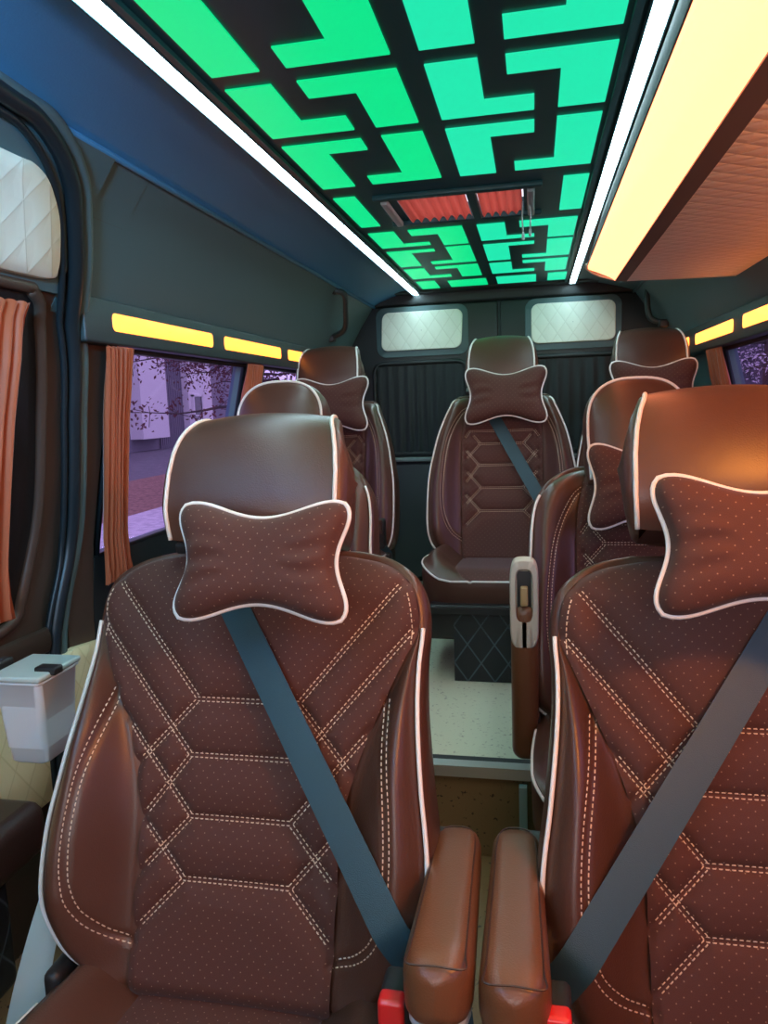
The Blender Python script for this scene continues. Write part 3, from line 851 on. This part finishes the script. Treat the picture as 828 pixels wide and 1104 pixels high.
# green illuminated lattice: black board with lit panes
cl = empty('ceiling_light', (-.2,2.2,.56)); tag(cl, 'green backlit lattice panel filling the middle of the ceiling', 'ceiling light')
panes = []
def Rr(x0,y0,x1,y1): panes.append([(x0,y0),(x1,y0),(x1,y1),(x0,y1)])
def Lp(pts): panes.append(pts)
def block(xa, xb, ya, cellset):
    pass
A0,A1,A2 = -.530,-.445,-.355     # left block: outer column
B0,B1,B2 = -.398,-.310,-.223
C0,C1,C2 = -.176,-.088,.004
D0,D1,D2 = -.042,.049,.136
def outerL(y0,y1,ft,x0,x1,x2):   # foot at the far (y1) end
    Lp([(x0,y0),(x1,y0),(x1,y1-ft),(x2,y1-ft),(x2,y1),(x0,y1)])
def outerG(y0,y1,ft,x0,x1,x2):   # foot at the near (y0) end
    Lp([(x0,y0),(x2,y0),(x2,y0+ft),(x1,y0+ft),(x1,y1),(x0,y1)])
def innerG(y0,y1,ft,x0,x1,x2):   # foot to low x at near end
    Lp([(x0,y0),(x2,y0),(x2,y1),(x1,y1),(x1,y0+ft),(x0,y0+ft)])
def innerL(y0,y1,ft,x0,x1,x2):
    Lp([(x1,y0),(x2,y0),(x2,y1),(x0,y1),(x0,y1-ft),(x1,y1-ft)])
for (x0,x1,x2,m0,m1,m2) in ((A0,A1,A2,B0,B1,B2),(C0,C1,C2,D0,D1,D2)):
    # front block, running forward
    for base in (0,-.93):
        if base == 0:
            Rr(x0,1.00,x1,1.265)
            innerL(1.00,1.265,.073,m0,m1,m2)
        else:
            Rr(x0,.06,x1,.33); innerL(.06,.33,.073,m0,m1,m2)
            outerL(.38,.63,.073,x0,x1,x2); innerG(.38,.63,.073,m0,m1,m2)
            outerG(.69,.945,.073,x0,x1,x2); innerL(.69,.945,.073,m0,m1,m2)
    outerL(1.32,1.567,.073,x0,x1,x2); innerG(1.32,1.567,.073,m0,m1,m2)
    outerG(1.623,1.948,.068,x0,x1,x2); innerL(1.62,1.945,.065,m0,m1,m2)
    # rear block
    outerL(2.482,2.718,.043,x0,x1,x2); innerG(2.478,2.738,.078,m0,m1,m2)
    outerG(2.795,3.10,.040,x0,x1,x2); innerL(2.782,3.088,.052,m0,m1,m2)
    outerL(3.168,3.41,.055,x0,x1,x2); innerG(3.155,3.425,.05,m0,m1,m2)
Rr(A0,3.50,A1,3.715); Rr(B0+.01,3.53,B2+.01,3.705); Rr(C0+.01,3.515,C2+.008,3.705); Rr(.064,3.50,.150,3.70)
Rr(A0,2.045,-.470,2.385); Rr(.077,2.035,.14,2.375)
# fix: the top bar between cells in the front (first cell runs forward)
for P in panes:
    mb = MB(); n = len(P)
    V = [(x+.2,y-2.2,-.0015) for x,y in P]+[(x+.2,y-2.2,.0015) for x,y in P]
    F = [tuple(range(n)), tuple(range(n,2*n))[::-1]]+[(i,(i+1)%n,n+(i+1)%n,n+i) for i in range(n)]
    mb.add(V,F); mb.build('lit_pane', greenm if P[0][0] < -.2 else greenm2, cl, smooth=False)
mb = MB(); mb.box((-.362,-2.2-.9+.9+.0,-.004),(.362,-.13,-.002))
# board frame: thin lattice board edges
mb = MB()
for x in (-.355,.352): mb.box((x-.006,-2.15,-.008),(x+.006,1.56,.001))
mb.build('frame', lattice, cl, smooth=False)
# roof hatch with gathered curtains
ht = empty('roof_hatch', (-.2,2.215,.56)); tag(ht, 'roof hatch with pinkish red gathered curtains between two green light fields', 'hatch')
mb = MB()
mb.rbox((0,-.150,-.004),(.225,.012,.008),.004); mb.rbox((0,.150,-.004),(.225,.012,.008),.004)
mb.rbox((.038,0,-.004),(.013,.15,.008),.004)
mb.build('frame', lattice, ht, angle=40)
def pleats(mb, P0, U, Vv, nrm, w, h, n, amp, seed=1, taper=0., ruffle=.0, th=.0015, mi=0):
    rnd = random.Random(seed); U, Vv, nrm, P0 = Vector(U), Vector(Vv), Vector(nrm), Vector(P0)
    nu, nv = n*10, 24; ph = [rnd.uniform(-.6,.6) for _ in range(n+2)]; am = [rnd.uniform(.6,1.2) for _ in range(n+2)]
    rows=[[],[]]
    G_=[]
    for j in range(nv+1):
        v = j/nv; row=[]
        for i in range(nu+1):
            u = i/nu; k = u*n; ki = int(min(k, n-1e-6))
            s_ = sin(2*pi*k+ph[ki]*(1-abs(2*(k-ki)-1)))*am[ki]
            a = amp*(.55+.45*v)*s_
            uu = u-.5; uu *= 1-taper*sin(pi*v)
            hem = ruffle*sin(2*pi*k*1.0+1)*v
            row.append(P0+U*w*(uu+.5)+Vv*(h*v+hem)+nrm*a+U*.15*amp*cos(2*pi*k))
        G_.append(row)
    mb.grid([[tuple(p) for p in r] for r in G_], mi); mb.grid([[tuple(p-nrm*th) for p in r] for r in G_], mi, flip=True)
for x0,w in ((-.165,.185),(.052,.118)):
    mb = MB(); pleats(mb, (x0,-.132,-.004), (1,0,0), (0,1,0), (0,0,-1), w, .262, 7 if w > .15 else 5, .006, seed=int(w*100), ruffle=.006)
    mb.build('gathered_curtain', redc, ht)
for x in (-.198,.195):
    mb = MB(); mb.rbox((x,0,-.010),(.010,.132,.008),.005); mb.build('end_bracket', greyp, ht, angle=40)
mb = MB(); mb.tube([(.192,.01,-.012),(.194,.012,-.04),(.192,.014,-.085)], .0022, 6); mb.tube([(.172,-.02,-.012),(.171,-.02,-.06),(.173,-.018,-.10)], .0022, 6); mb.rbox((.192,.014,-.09),(.004,.004,.010),.003); mb.rbox((.173,-.018,-.106),(.004,.004,.010),.003)
mb.build('pull_cord', greyp, ht, angle=40)

# luggage rack on the right with warm light panel
rk = empty('overhead_rack', (.4,2.4,.56)); tag(rk, 'overhead rack on the right with wide warm yellow light and tan quilted underside', 'luggage rack')
X0,X1,X2,X3 = .157,.238,.272,.655
def lw(x,y,z): return (x-.4,y-2.4,z-.56)
yr0 = YB+.0
RC = .05
def rackstrip(mb, xz, mi=0, y1=2.40, round_in=None, uv=False):
    ys = [yr0+(y1-.12-yr0)*k/10 for k in range(11)]+[y1-.12+.12*k/10 for k in range(1,11)]
    P=[]; UV=[]
    for y in ys:
        P.append([lw(x,y,z) for x,z in xz]); UV.append([(y,x) for x,z in xz])
    mb.grid(P, mi, uv=UV if uv else None, flip=True)
mb = MB(); th = .012
def slabstrip(mb, xz, t=.01, y0=yr0, y1=2.40, r=0):
    V=[]
    xm = xz[0][0]
    for Y in [y0]+([y1-r+r*sin(k*pi/2/10) for k in range(11)] if r else [y1]):
        c_ = xm + (r-sqrt(max(0,r*r-(Y-y1+r)**2)) if r and Y > y1-r else 0)
        q = [(max(x,c_),z) for x,z in xz]
        V.append([lw(x,Y,z) for x,z in q]+[lw(x,Y,z+t) for x,z in q[::-1]])
    o = mb.grid(V,0,cv=True,flip=True); n=len(V[0])
    mb.f.append(tuple(o+i for i in range(n))); mb.m.append(0); mb.f.append(tuple(o+n+i for i in range(n))[::-1]); mb.m.append(0)
# body: inner face up to the ceiling, floor of rack, end panel
V=[]; sec=[(.152,.380),(.158,.376),(.245,.352),(.275,.349),(.668,.346),(.668,.356),(.275,.36),(.245,.362),(.17,.385),(.215,.556),(.205,.556)]
for Y in [yr0]+[2.392-.085+.085*sin(k*pi/2/10) for k in range(11)]:
    c_ = .152 + (.085-sqrt(max(0,.085**2-(Y-2.392+.085)**2)) if Y > 2.307 else 0)
    V.append([lw(max(x,c_),Y,z) for x,z in sec])
o = mb.grid(V,0,cv=True); n=len(sec)
endc = [lw(x,2.385,z) for x,z in [(.24,.362),(.668,.346),(.50,.49),(.47,.52),(.26,.54)]]
endc2 = [(x,y+.014,z) for x,y,z in endc]
mb.add(endc+endc2, [(0,1,2,3,4),(9,8,7,6,5)]+[(i,5+i,5+(i+1)%5,(i+1)%5) for i in range(5)])
rb = mb.build('rack_body', mat('rack_board', (.05,.05,.048), .9, spec=.1), rk, angle=30)
mb = MB(); slabstrip(mb, [(.154,.3775),(.158,.3745),(.238,.3465),(.240,.350)], .006, y1=2.385, r=.085)
# rounded end
mb.build('light_diffuser', warmm, rk, angle=60)
mb = MB(); slabstrip(mb, [(.239,.345),(.272,.342)], .008, y1=2.385); mb.build('edge_trim', mat('rack_edge',(.16,.12,.10),.5), rk, angle=30)
mb = MB()
V=[];UVs=[]
for i in range(31):
    Y = yr0+(2.385-yr0)*i/30
    V.append([lw(X2+(X3+.01-X2)*j/8, Y, .342-.003*j/8) for j in range(9)]); UVs.append([(Y, X2+(X3-X2)*j/8) for j in range(9)])
mb.grid(V,0,uv=UVs,flip=True)
mb.build('quilted_underside', tanq, rk)
mb = MB(); mb.tube([lw(.150,2.28,.380),lw(.153,2.325,.378),lw(.170,2.365,.372),lw(.20,2.388,.362),lw(.245,2.398,.350),lw(.40,2.400,.345),lw(.66,2.400,.342)], .0045, 8); mb.build('end_piping', beigep, rk)

# valances with amber lights
def rq(x0,x1,z0,z1,r,n=6,sk=0):
    L=[]
    for sx,sz,a0 in ((1,1,0),(-1,1,pi/2),(-1,-1,pi),(1,-1,1.5*pi)):
        for i in range(n+1):
            a=a0+i*pi/2/n; cx_=(x1-r if sx>0 else x0+r); cz_=(z1-r if sz>0 else z0+r); z=cz_+r*sin(a)
            L.append((cx_+r*cos(a)+sk*(z-(z0+z1)/2), z))
    return L
def valance(side, Y0, Y1, xf, lights, lab, labl):
    r_ = empty('window_valance', (xf, Y0, .21)); tag(r_, lab, 'valance')
    d = -side*.06
    mb = MB(); L = Y1-Y0
    mb.rbox((-side*-.035, L/2, .003), (.036, L/2, .050), .006); mb.build('valance_body', valm, r_, angle=50)
    for y0,y1 in lights:
        n_ = 6; mb = MB()
        rings=[]; N0 = None
        for k_,dx_ in ((1,.006),(1,-.001),(.985,-.003),(.9,-.0035),(.02,-.0035)):
            L_ = rq(-(y1-y0)/2,(y1-y0)/2,-.0205,.0205,.013)
            rings.append([(side*.001+side*dx_, (y0+y1)/2-Y0+a_*(1 if k_==1 else (k_+ (1-k_)*.8)), .004+b_*k_) if k_ > .1 else (side*.001+side*dx_, (y0+y1)/2-Y0+a_*k_, .004+b_*k_) for a_,b_ in L_])
        mb.grid(rings,0,cv=True,flip=(side>0))
        f = mb.build('light_lens', amberm if side < 0 else (amberm2 if y1 > 1.3 else amberm3), r_, angle=50)
valance(-1, 1.487, 3.80, -.95, [(1.595,2.145),(2.23,2.765),(2.85,3.38)], 'dark valance with glowing amber lights above the left windows', '')
valance(1, -.85, 3.80, .62, [(-.78,-.25),(-.15,.38),(.48,.95),(1.05,1.27),(1.35,1.85),(1.93,2.47),(2.58,3.15),(3.27,3.72)], 'dark valance with glowing amber lights above the right windows, under the rack', '')

# curtains on the windows
def curtain(Y0, Y1, z0, z1, side, off, n, lab, seed, Yb=0):
    mb = MB(); nv=24; nu=n*10; rnd=random.Random(seed); G_=[]
    am=[rnd.uniform(.5,1.2) for _ in range(n+1)]
    for j in range(nv+1):
        v=j/nv; z=z1+(z0-z1)*v; row=[]
        pinch = 1-.12*sin(pi*min(1,v*1.02)) 
        if v < .03: pinch *= 1.03
        for i in range(nu+1):
            u=i/nu; k=u*n; ki=int(min(k,n-1e-6))
            a=.014*am[ki]*sin(2*pi*k)*(.5+.5*min(1,v*6)) 
            yc=(Y0+Y1)/2+Yb*v; y=yc+(Y1-Y0)*(u-.5)*pinch*(1.05 if v>.96 else 1)+.003*sin(k*5+v*4)
            x=wx(z)+off+a+.004*sin(k*3)*(v>.95)
            if side>0: x=2*CX-x
            row.append((x,y,z+.006*sin(2*pi*k)*(v>.97)-.004*(v<.02)*sin(6*k)))
        G_.append(row)
    mb.grid(G_,0,flip=(side>0)); mb.grid([[(x-side*-.0015,y,z) for x,y,z in r] for r in G_],0,flip=(side<0))
    o = mb.build('window_curtain', orangec); tag(o, lab, 'curtain', 'orange pleated window curtains'); 
    m2 = MB(); zz=z1-.03
    return o
curtain(1.575,1.695,-.425,.158,-1,.045,7,'orange pleated curtain hanging at the near end of the left window',3,Yb=.09)
curtain(2.44,2.58,-.42,.158,-1,.045,6,'orange curtain at the far end of the left window, above the second row headrest',5)
curtain(2.76,2.98,-.42,.158,1,.045,7,'reddish curtain on the right side window beyond the large right seat',8)
curtain(1.10,1.29,-.41,.215,-1,.045,7,'orange curtain on the sliding door window at the left edge of the photo',9,Yb=.02)

# side windows: tinted panes
gm = bpy.data.materials.new('purple_tinted_glass'); gm.use_nodes=True; nt=gm.node_tree; nt.nodes.clear()
out=nt.nodes.new('ShaderNodeOutputMaterial'); tr=nt.nodes.new('ShaderNodeBsdfTransparent'); tr.inputs[0].default_value=(.84,.72,1.0,1)
gl=nt.nodes.new('ShaderNodeBsdfGlossy'); gl.inputs['Roughness'].default_value=.02; ms=nt.nodes.new('ShaderNodeMixShader'); ms.inputs[0].default_value=.05
nt.links.new(tr.outputs[0],ms.inputs[1]); nt.links.new(gl.outputs[0],ms.inputs[2]); nt.links.new(ms.outputs[0],out.inputs[0])
wn=0
for side,wins in ((-1,[(1.68,2.50),(2.68,3.45)]),(1,[(-.3,.55),(.75,1.65),(1.85,2.88)])):
    for a,b in wins:
        wn+=1; V=[]
        for k in range(9):
            z=WZ0+(WZ1-WZ0)*k/8; x=wx(z)-.022; x2=x-.004
            V.append([(x,z),(x2,z)])
        xf=(lambda x:x) if side<0 else (lambda x:2*CX-x)
        mb=MB(); loop=[(p[0][0],p[0][1]) for p in V]+[(p[1][0],p[1][1]) for p in V[::-1]]
        mb.grid([[(xf(x),Y,z) for x,z in loop] for Y in (a-.005,b+.005)],0,cv=True)
        o=mb.build('window_%d'%wn, gm); o['kind']='structure'
        mb=MB()
        P=[(a,WZ0),(b,WZ0),(b,WZ1),(a,WZ1)]
        mb.tube([(xf(wx(z)+.004),y,z) for y,z in [(a,WZ0),((a+b)/2,WZ0),(b,WZ0),(b,(WZ0+WZ1)/2),(b,WZ1),((a+b)/2,WZ1),(a,WZ1),(a,(WZ0+WZ1)/2)]], .010, 6, closed=True)
        mb.build('window_frame', rubber, o)

# rear wall: two rear doors
mb = MB(); mb.box((-1.13,3.862,-1.2),(.80,3.90,.60)); tag(mb.build('wall_rear', lining, smooth=False), kind='structure')
mb = MB(); mb.rbox((CX,3.845,.535),(.69,.03,.035),.012); tag(mb.build('trim_13', darktrim, angle=40), kind='structure')
mb = MB(); mb.rbox((CX,3.79,.60),(.74,.05,.05),.012); tag(mb.build('trim_20', darktrim, angle=40), kind='structure')
def panel_y(mb, L, y, d, mi=0):
    n=len(L); cx_=sum(p[0] for p in L)/n; cz_=sum(p[1] for p in L)/n; rings=[];UV=[]
    for k,o_ in ((1,0),(1,-d+.003),(.985,-d),(.6,-d),(.01,-d)):
        M_=[(cx_+(p[0]-cx_)*k, cz_+(p[1]-cz_)*k) for p in L]; rings.append([(x,y+o_,z) for x,z in M_]); UV.append(M_)
    mb.grid(rings,mi,cv=True,uv=UV)
for k,(xa,xb,qx0,qx1,ux0,ux1) in enumerate(((-.93,-.175,-.762,-.352,-.81,-.335),(-.165,.60,-.012,.386,-.03,.50))):
    mb = MB(); mb.rbox(((xa+xb)/2,3.85,-.34),((xb-xa)/2,.022,.84),.012)
    d_=mb.build('door_%d'%(k+2), darktrim, angle=40); d_['kind']='structure'
    mb=MB(); panel_y(mb, rq(qx0-.03,qx1+.03,.245,.495,.05), 3.832,.012); mb.build('upper_frame', lining, d_, angle=40)
    mb=MB(); panel_y(mb, rq(qx0,qx1,.278,.468,.035,sk=.06*(1 if k==0 else -.0)), 3.822,.014); mb.build('quilted_insert', creamq, d_, angle=40)
    mb=MB(); L=rq(ux0,ux1,-.25,.215,.05); mb.tube([(x,3.824,z) for x,z in L], .012, 8, closed=True); mb.build('window_surround', darktrim, d_)
    mb=MB(); pleats(mb,(ux0+.015,3.815,.20),(1,0,0),(0,0,-1),(0,-1,0),ux1-ux0-.03,.44,9,.007,seed=k+2); mb.build('rear_curtain', blackc, d_)
    mb=MB(); mb.rbox(((xa+xb)/2,3.80,-.278),((xb-xa)/2-.01,.03,.010),.006); mb.build('sill', mat('grey_sill',(.22,.27,.27),.4), d_, angle=40)
    mb=MB(); mb.rbox(((xa+xb)/2,3.81,-.60),((xb-xa)/2-.01,.02,.30),.01); mb.build('lower_card', mat('grey_card',(.045,.058,.060),.5), d_, angle=40)
# grab handles on the rear pillars
for x,Yh,dx,lab in ((-.815,3.12,.075,'dark grab handle high on the left rear pillar'),(.535,3.60,0,'dark grab handle high on the right rear pillar')):
    sg = 1 if x<0 else -1
    mb=MB(); P=smooth_path([(x-sg*.02,Yh,.49),(x+sg*.03,Yh+dx*.3,.475),(x+sg*.035-dx*.3,Yh+dx*1.5,.42),(x+sg*.02-dx*.6,Yh+dx*3,.35),(x-sg*.035-dx,Yh+dx*4,.325)],6)
    mb.tube(P,.013,10); r_=mb.build('grab_bar', valm); tag(r_, lab, 'grab handle', 'rear grab handles')
    m2=MB(); m2.rbox((x-sg*.02,Yh,.49),(.02,.025,.018),.008); m2.build('handle_cap', blackp, r_, angle=50); m2=MB(); m2.rbox((x-sg*.035-dx,Yh+dx*4,.322),(.02,.025,.018),.008); m2.build('handle_cap', blackp, r_, angle=50)

# ------------------------------------------------------------------ street outside
GZ=-1.75
road = mat('asphalt',(.10,.095,.11),.8,noise=(6,(.14,.13,.15),.4,.6))
pave = mat('pavement',(.55,.50,.56),.8,noise=(8,(.42,.38,.44),.45,.6))
leafg = mat('leaf_litter',(.16,.075,.06),.9,noise=(14,(.30,.16,.12),.4,.62))
mb=MB(); mb.box((-60,-20,GZ-.1),(40,70,GZ)); tag(mb.build('ground', road, smooth=False), kind='structure')
mb=MB(); mb.box((-6.6,-5,GZ),(-2.4,60,GZ+.10)); tag(mb.build('pavement', pave, smooth=False), kind='structure')
mb=MB(); mb.box((-10.2,-5,GZ),(-6.62,60,GZ+.08)); tag(mb.build('leaf_strewn_verge', leafg, smooth=False), kind='structure')
wallw = mat('white_render',(.80,.78,.80),.8); wallg = mat('grey_cladding',(.22,.21,.26),.7); winm = mat('dark_window_glass',(.03,.03,.05),.15)
bd = empty('building', (-22,36,GZ)); tag(bd, 'pale block with grey panels across the street, seen through the left window', 'building')
def bl(x,y,z): return (x+22,y-36,z-GZ)
mb=MB(); mb.box(bl(-34,24,GZ),bl(-18.8,48,12)); mb.build('grey_wall', wallg, bd, smooth=False)
mb=MB(); mb.box(bl(-18.79,32.3,-1.15),bl(-18.1,34.9,12)); mb.build('white_bay', wallw, bd, smooth=False)
mb=MB(); mb.box(bl(-18.79,37.9,GZ),bl(-18.4,40.9,12)); mb.build('white_wall', wallw, bd, smooth=False)
for z in (-.1,3.6):
    mb=MB(); mb.box(bl(-18.39,38.3,z),bl(-18.30,39.3,z+1.0)); w_=mb.build('window_pane', winm, bd, smooth=False)
    mb=MB()
    for a,b,c,d in ((38.2,38.3,z-.1,z+1.1),(39.3,39.4,z-.1,z+1.1)): mb.box(bl(-18.39,a,c),bl(-18.25,b,d))
    for c,d in ((z-.1,z),(z+1.0,z+1.1)): mb.box(bl(-18.39,38.2,c),bl(-18.25,39.4,d))
    mb.build('window_frame', wallw, w_, smooth=False)
mb=MB()
for k in range(14):
    y=35.1+k*.2; mb.box(bl(-18.79,y,GZ),bl(-18.70,y+.08,12))
mb.build('vertical_ribs', wallg, bd, smooth=False)
# trees: trunk, branches, leaves
barkm = mat('bark',(.05,.035,.035),.9); leafm = mat('autumn_leaves',(.10,.03,.04),.8)
def tree(base, hgt, spread, lab, seed, nl=900, zlo=.2, lm=leafm):
    rnd=random.Random(seed); t=empty('tree',base); tag(t,lab,'tree')
    mb=MB(); mb.tube([(0,0,0),(.05,.0,hgt*.5),(0,.05,hgt)],[.16,.12,.06],8); tips=[]
    for k in range(16):
        z=hgt*rnd.uniform(zlo+.15,.95); a=rnd.uniform(0,2*pi); L=spread*rnd.uniform(.5,1.0)
        P=[Vector((0,0,z))]
        for s_ in range(5):
            P.append(P[-1]+Vector((cos(a)*L/5,sin(a)*L/5,rnd.uniform(-.12,.10)*L/3))); a+=rnd.uniform(-.4,.4)
        mb.tube(P,[.04,.03,.022,.015,.01,.006],5)
        for q in P[1:]:
            for r_ in range(3):
                d=Vector((rnd.uniform(-1,1),rnd.uniform(-1,1),rnd.uniform(-.8,.6)))*.35; mb.tube([q,q+d*.5,q+d],.006,4); tips.append(q+d); tips.append(q+d*.5)
    mb.build('trunk', barkm, t)
    mb=MB()
    for k in range(nl):
        c=rnd.choice(tips)+Vector((rnd.gauss(0,.13),rnd.gauss(0,.13),rnd.gauss(0,.12)))
        a=Vector((rnd.gauss(0,1),rnd.gauss(0,1),rnd.gauss(0,1))).normalized(); b=a.orthogonal().normalized(); s_=rnd.uniform(.03,.055); c_=a.cross(b)
        mb.add([c-a*s_,c+b*s_*.5+c_*s_*.15,c+a*s_,c-b*s_*.5+c_*s_*.15],[(0,1,2,3)])
    mb.build('foliage', lm, t, smooth=False)
    return t
tree((-5.9,14.3,GZ), 5.2, 3.2, 'dark-leaved street tree whose branches hang across the left window view', 4, 3200)
tree((-8.0,20.8,GZ), 5.0, 2.6, 'second dark street tree further along, near the far end of the left window', 11, 2500)
hedge = mat('dark_foliage',(.025,.022,.03),.9)
tree((4.9,17.5,GZ), 5.0, 3.0, 'tree outside the right window, pale leaves against the dusk', 21, 1500, lm=mat('pale_leaves',(.45,.38,.45),.8))
bd2 = empty('building',(9,48,GZ)); tag(bd2,'dark long building beyond the right window','building')
mb=MB(); mb.box((-1.5,-12,0),(26,6,16)); mb.build('dark_wall', mat('dark_wall',(.06,.05,.07),.8), bd2, smooth=False)
mb=MB(); mb.box((-1.8,-12.3,16),(26.3,6.3,16.4)); mb.build('roof', barkm, bd2, smooth=False)

# ------------------------------------------------------------------ light, world, camera
w = bpy.data.worlds.new('World'); bpy.context.scene.world = w; w.use_nodes=True
bg = w.node_tree.nodes['Background']; bg.inputs[0].default_value=(.74,.74,.86,1); bg.inputs[1].default_value=1.25
def area(name, loc, rot, sx, sy, power, colr):
    l=bpy.data.lights.new(name,'AREA'); l.shape='RECTANGLE'; l.size=sx; l.size_y=sy; l.energy=power; l.color=colr
    o=bpy.data.objects.new(name,l); o.location=loc; o.rotation_euler=rot; col.objects.link(o); return o
area('windscreen_daylight', (-.15,-1.5,.15), (radians(80),0,0), 1.2, .5, 12, (1.0,.90,.87))

# unseen blue and amber lights, added to tint the left lining and right seats
area('blue_fill_light', (-.30,-.45,.44), (radians(100),0,radians(50)), .4, .08, 26, (.14,.55,1.0)).data.spread = radians(95)
area('amber_fill_light', (.50,.42,.325), (radians(38),0,radians(14)), .16, .16, 7, (1.0,.32,.05))

cam = bpy.data.cameras.new('camera'); co = bpy.data.objects.new('camera', cam); col.objects.link(co)
R = Matrix(((0.9798725368880082, 0.0071467650515405655, 0.19949620347755273),(0.1963608956246244, 0.14545251527749956, -0.9696834351833303),(-0.03594732426974792, 0.989339420799933, 0.14112157995536598)))
co.matrix_world = R.to_4x4()
cam.sensor_fit='VERTICAL'; cam.sensor_height=24; cam.lens=24*800/1104; cam.clip_start=.02; cam.clip_end=300
sc = bpy.context.scene; sc.camera = co
sc.view_settings.view_transform='Standard'; sc.view_settings.look='None'; sc.view_settings.gamma=1; sc.view_settings.use_curve_mapping=False
sc.view_settings.exposure=0.40
sc.cycles.use_denoising=True
sc.cycles.max_bounces=8; sc.cycles.transparent_max_bounces=12
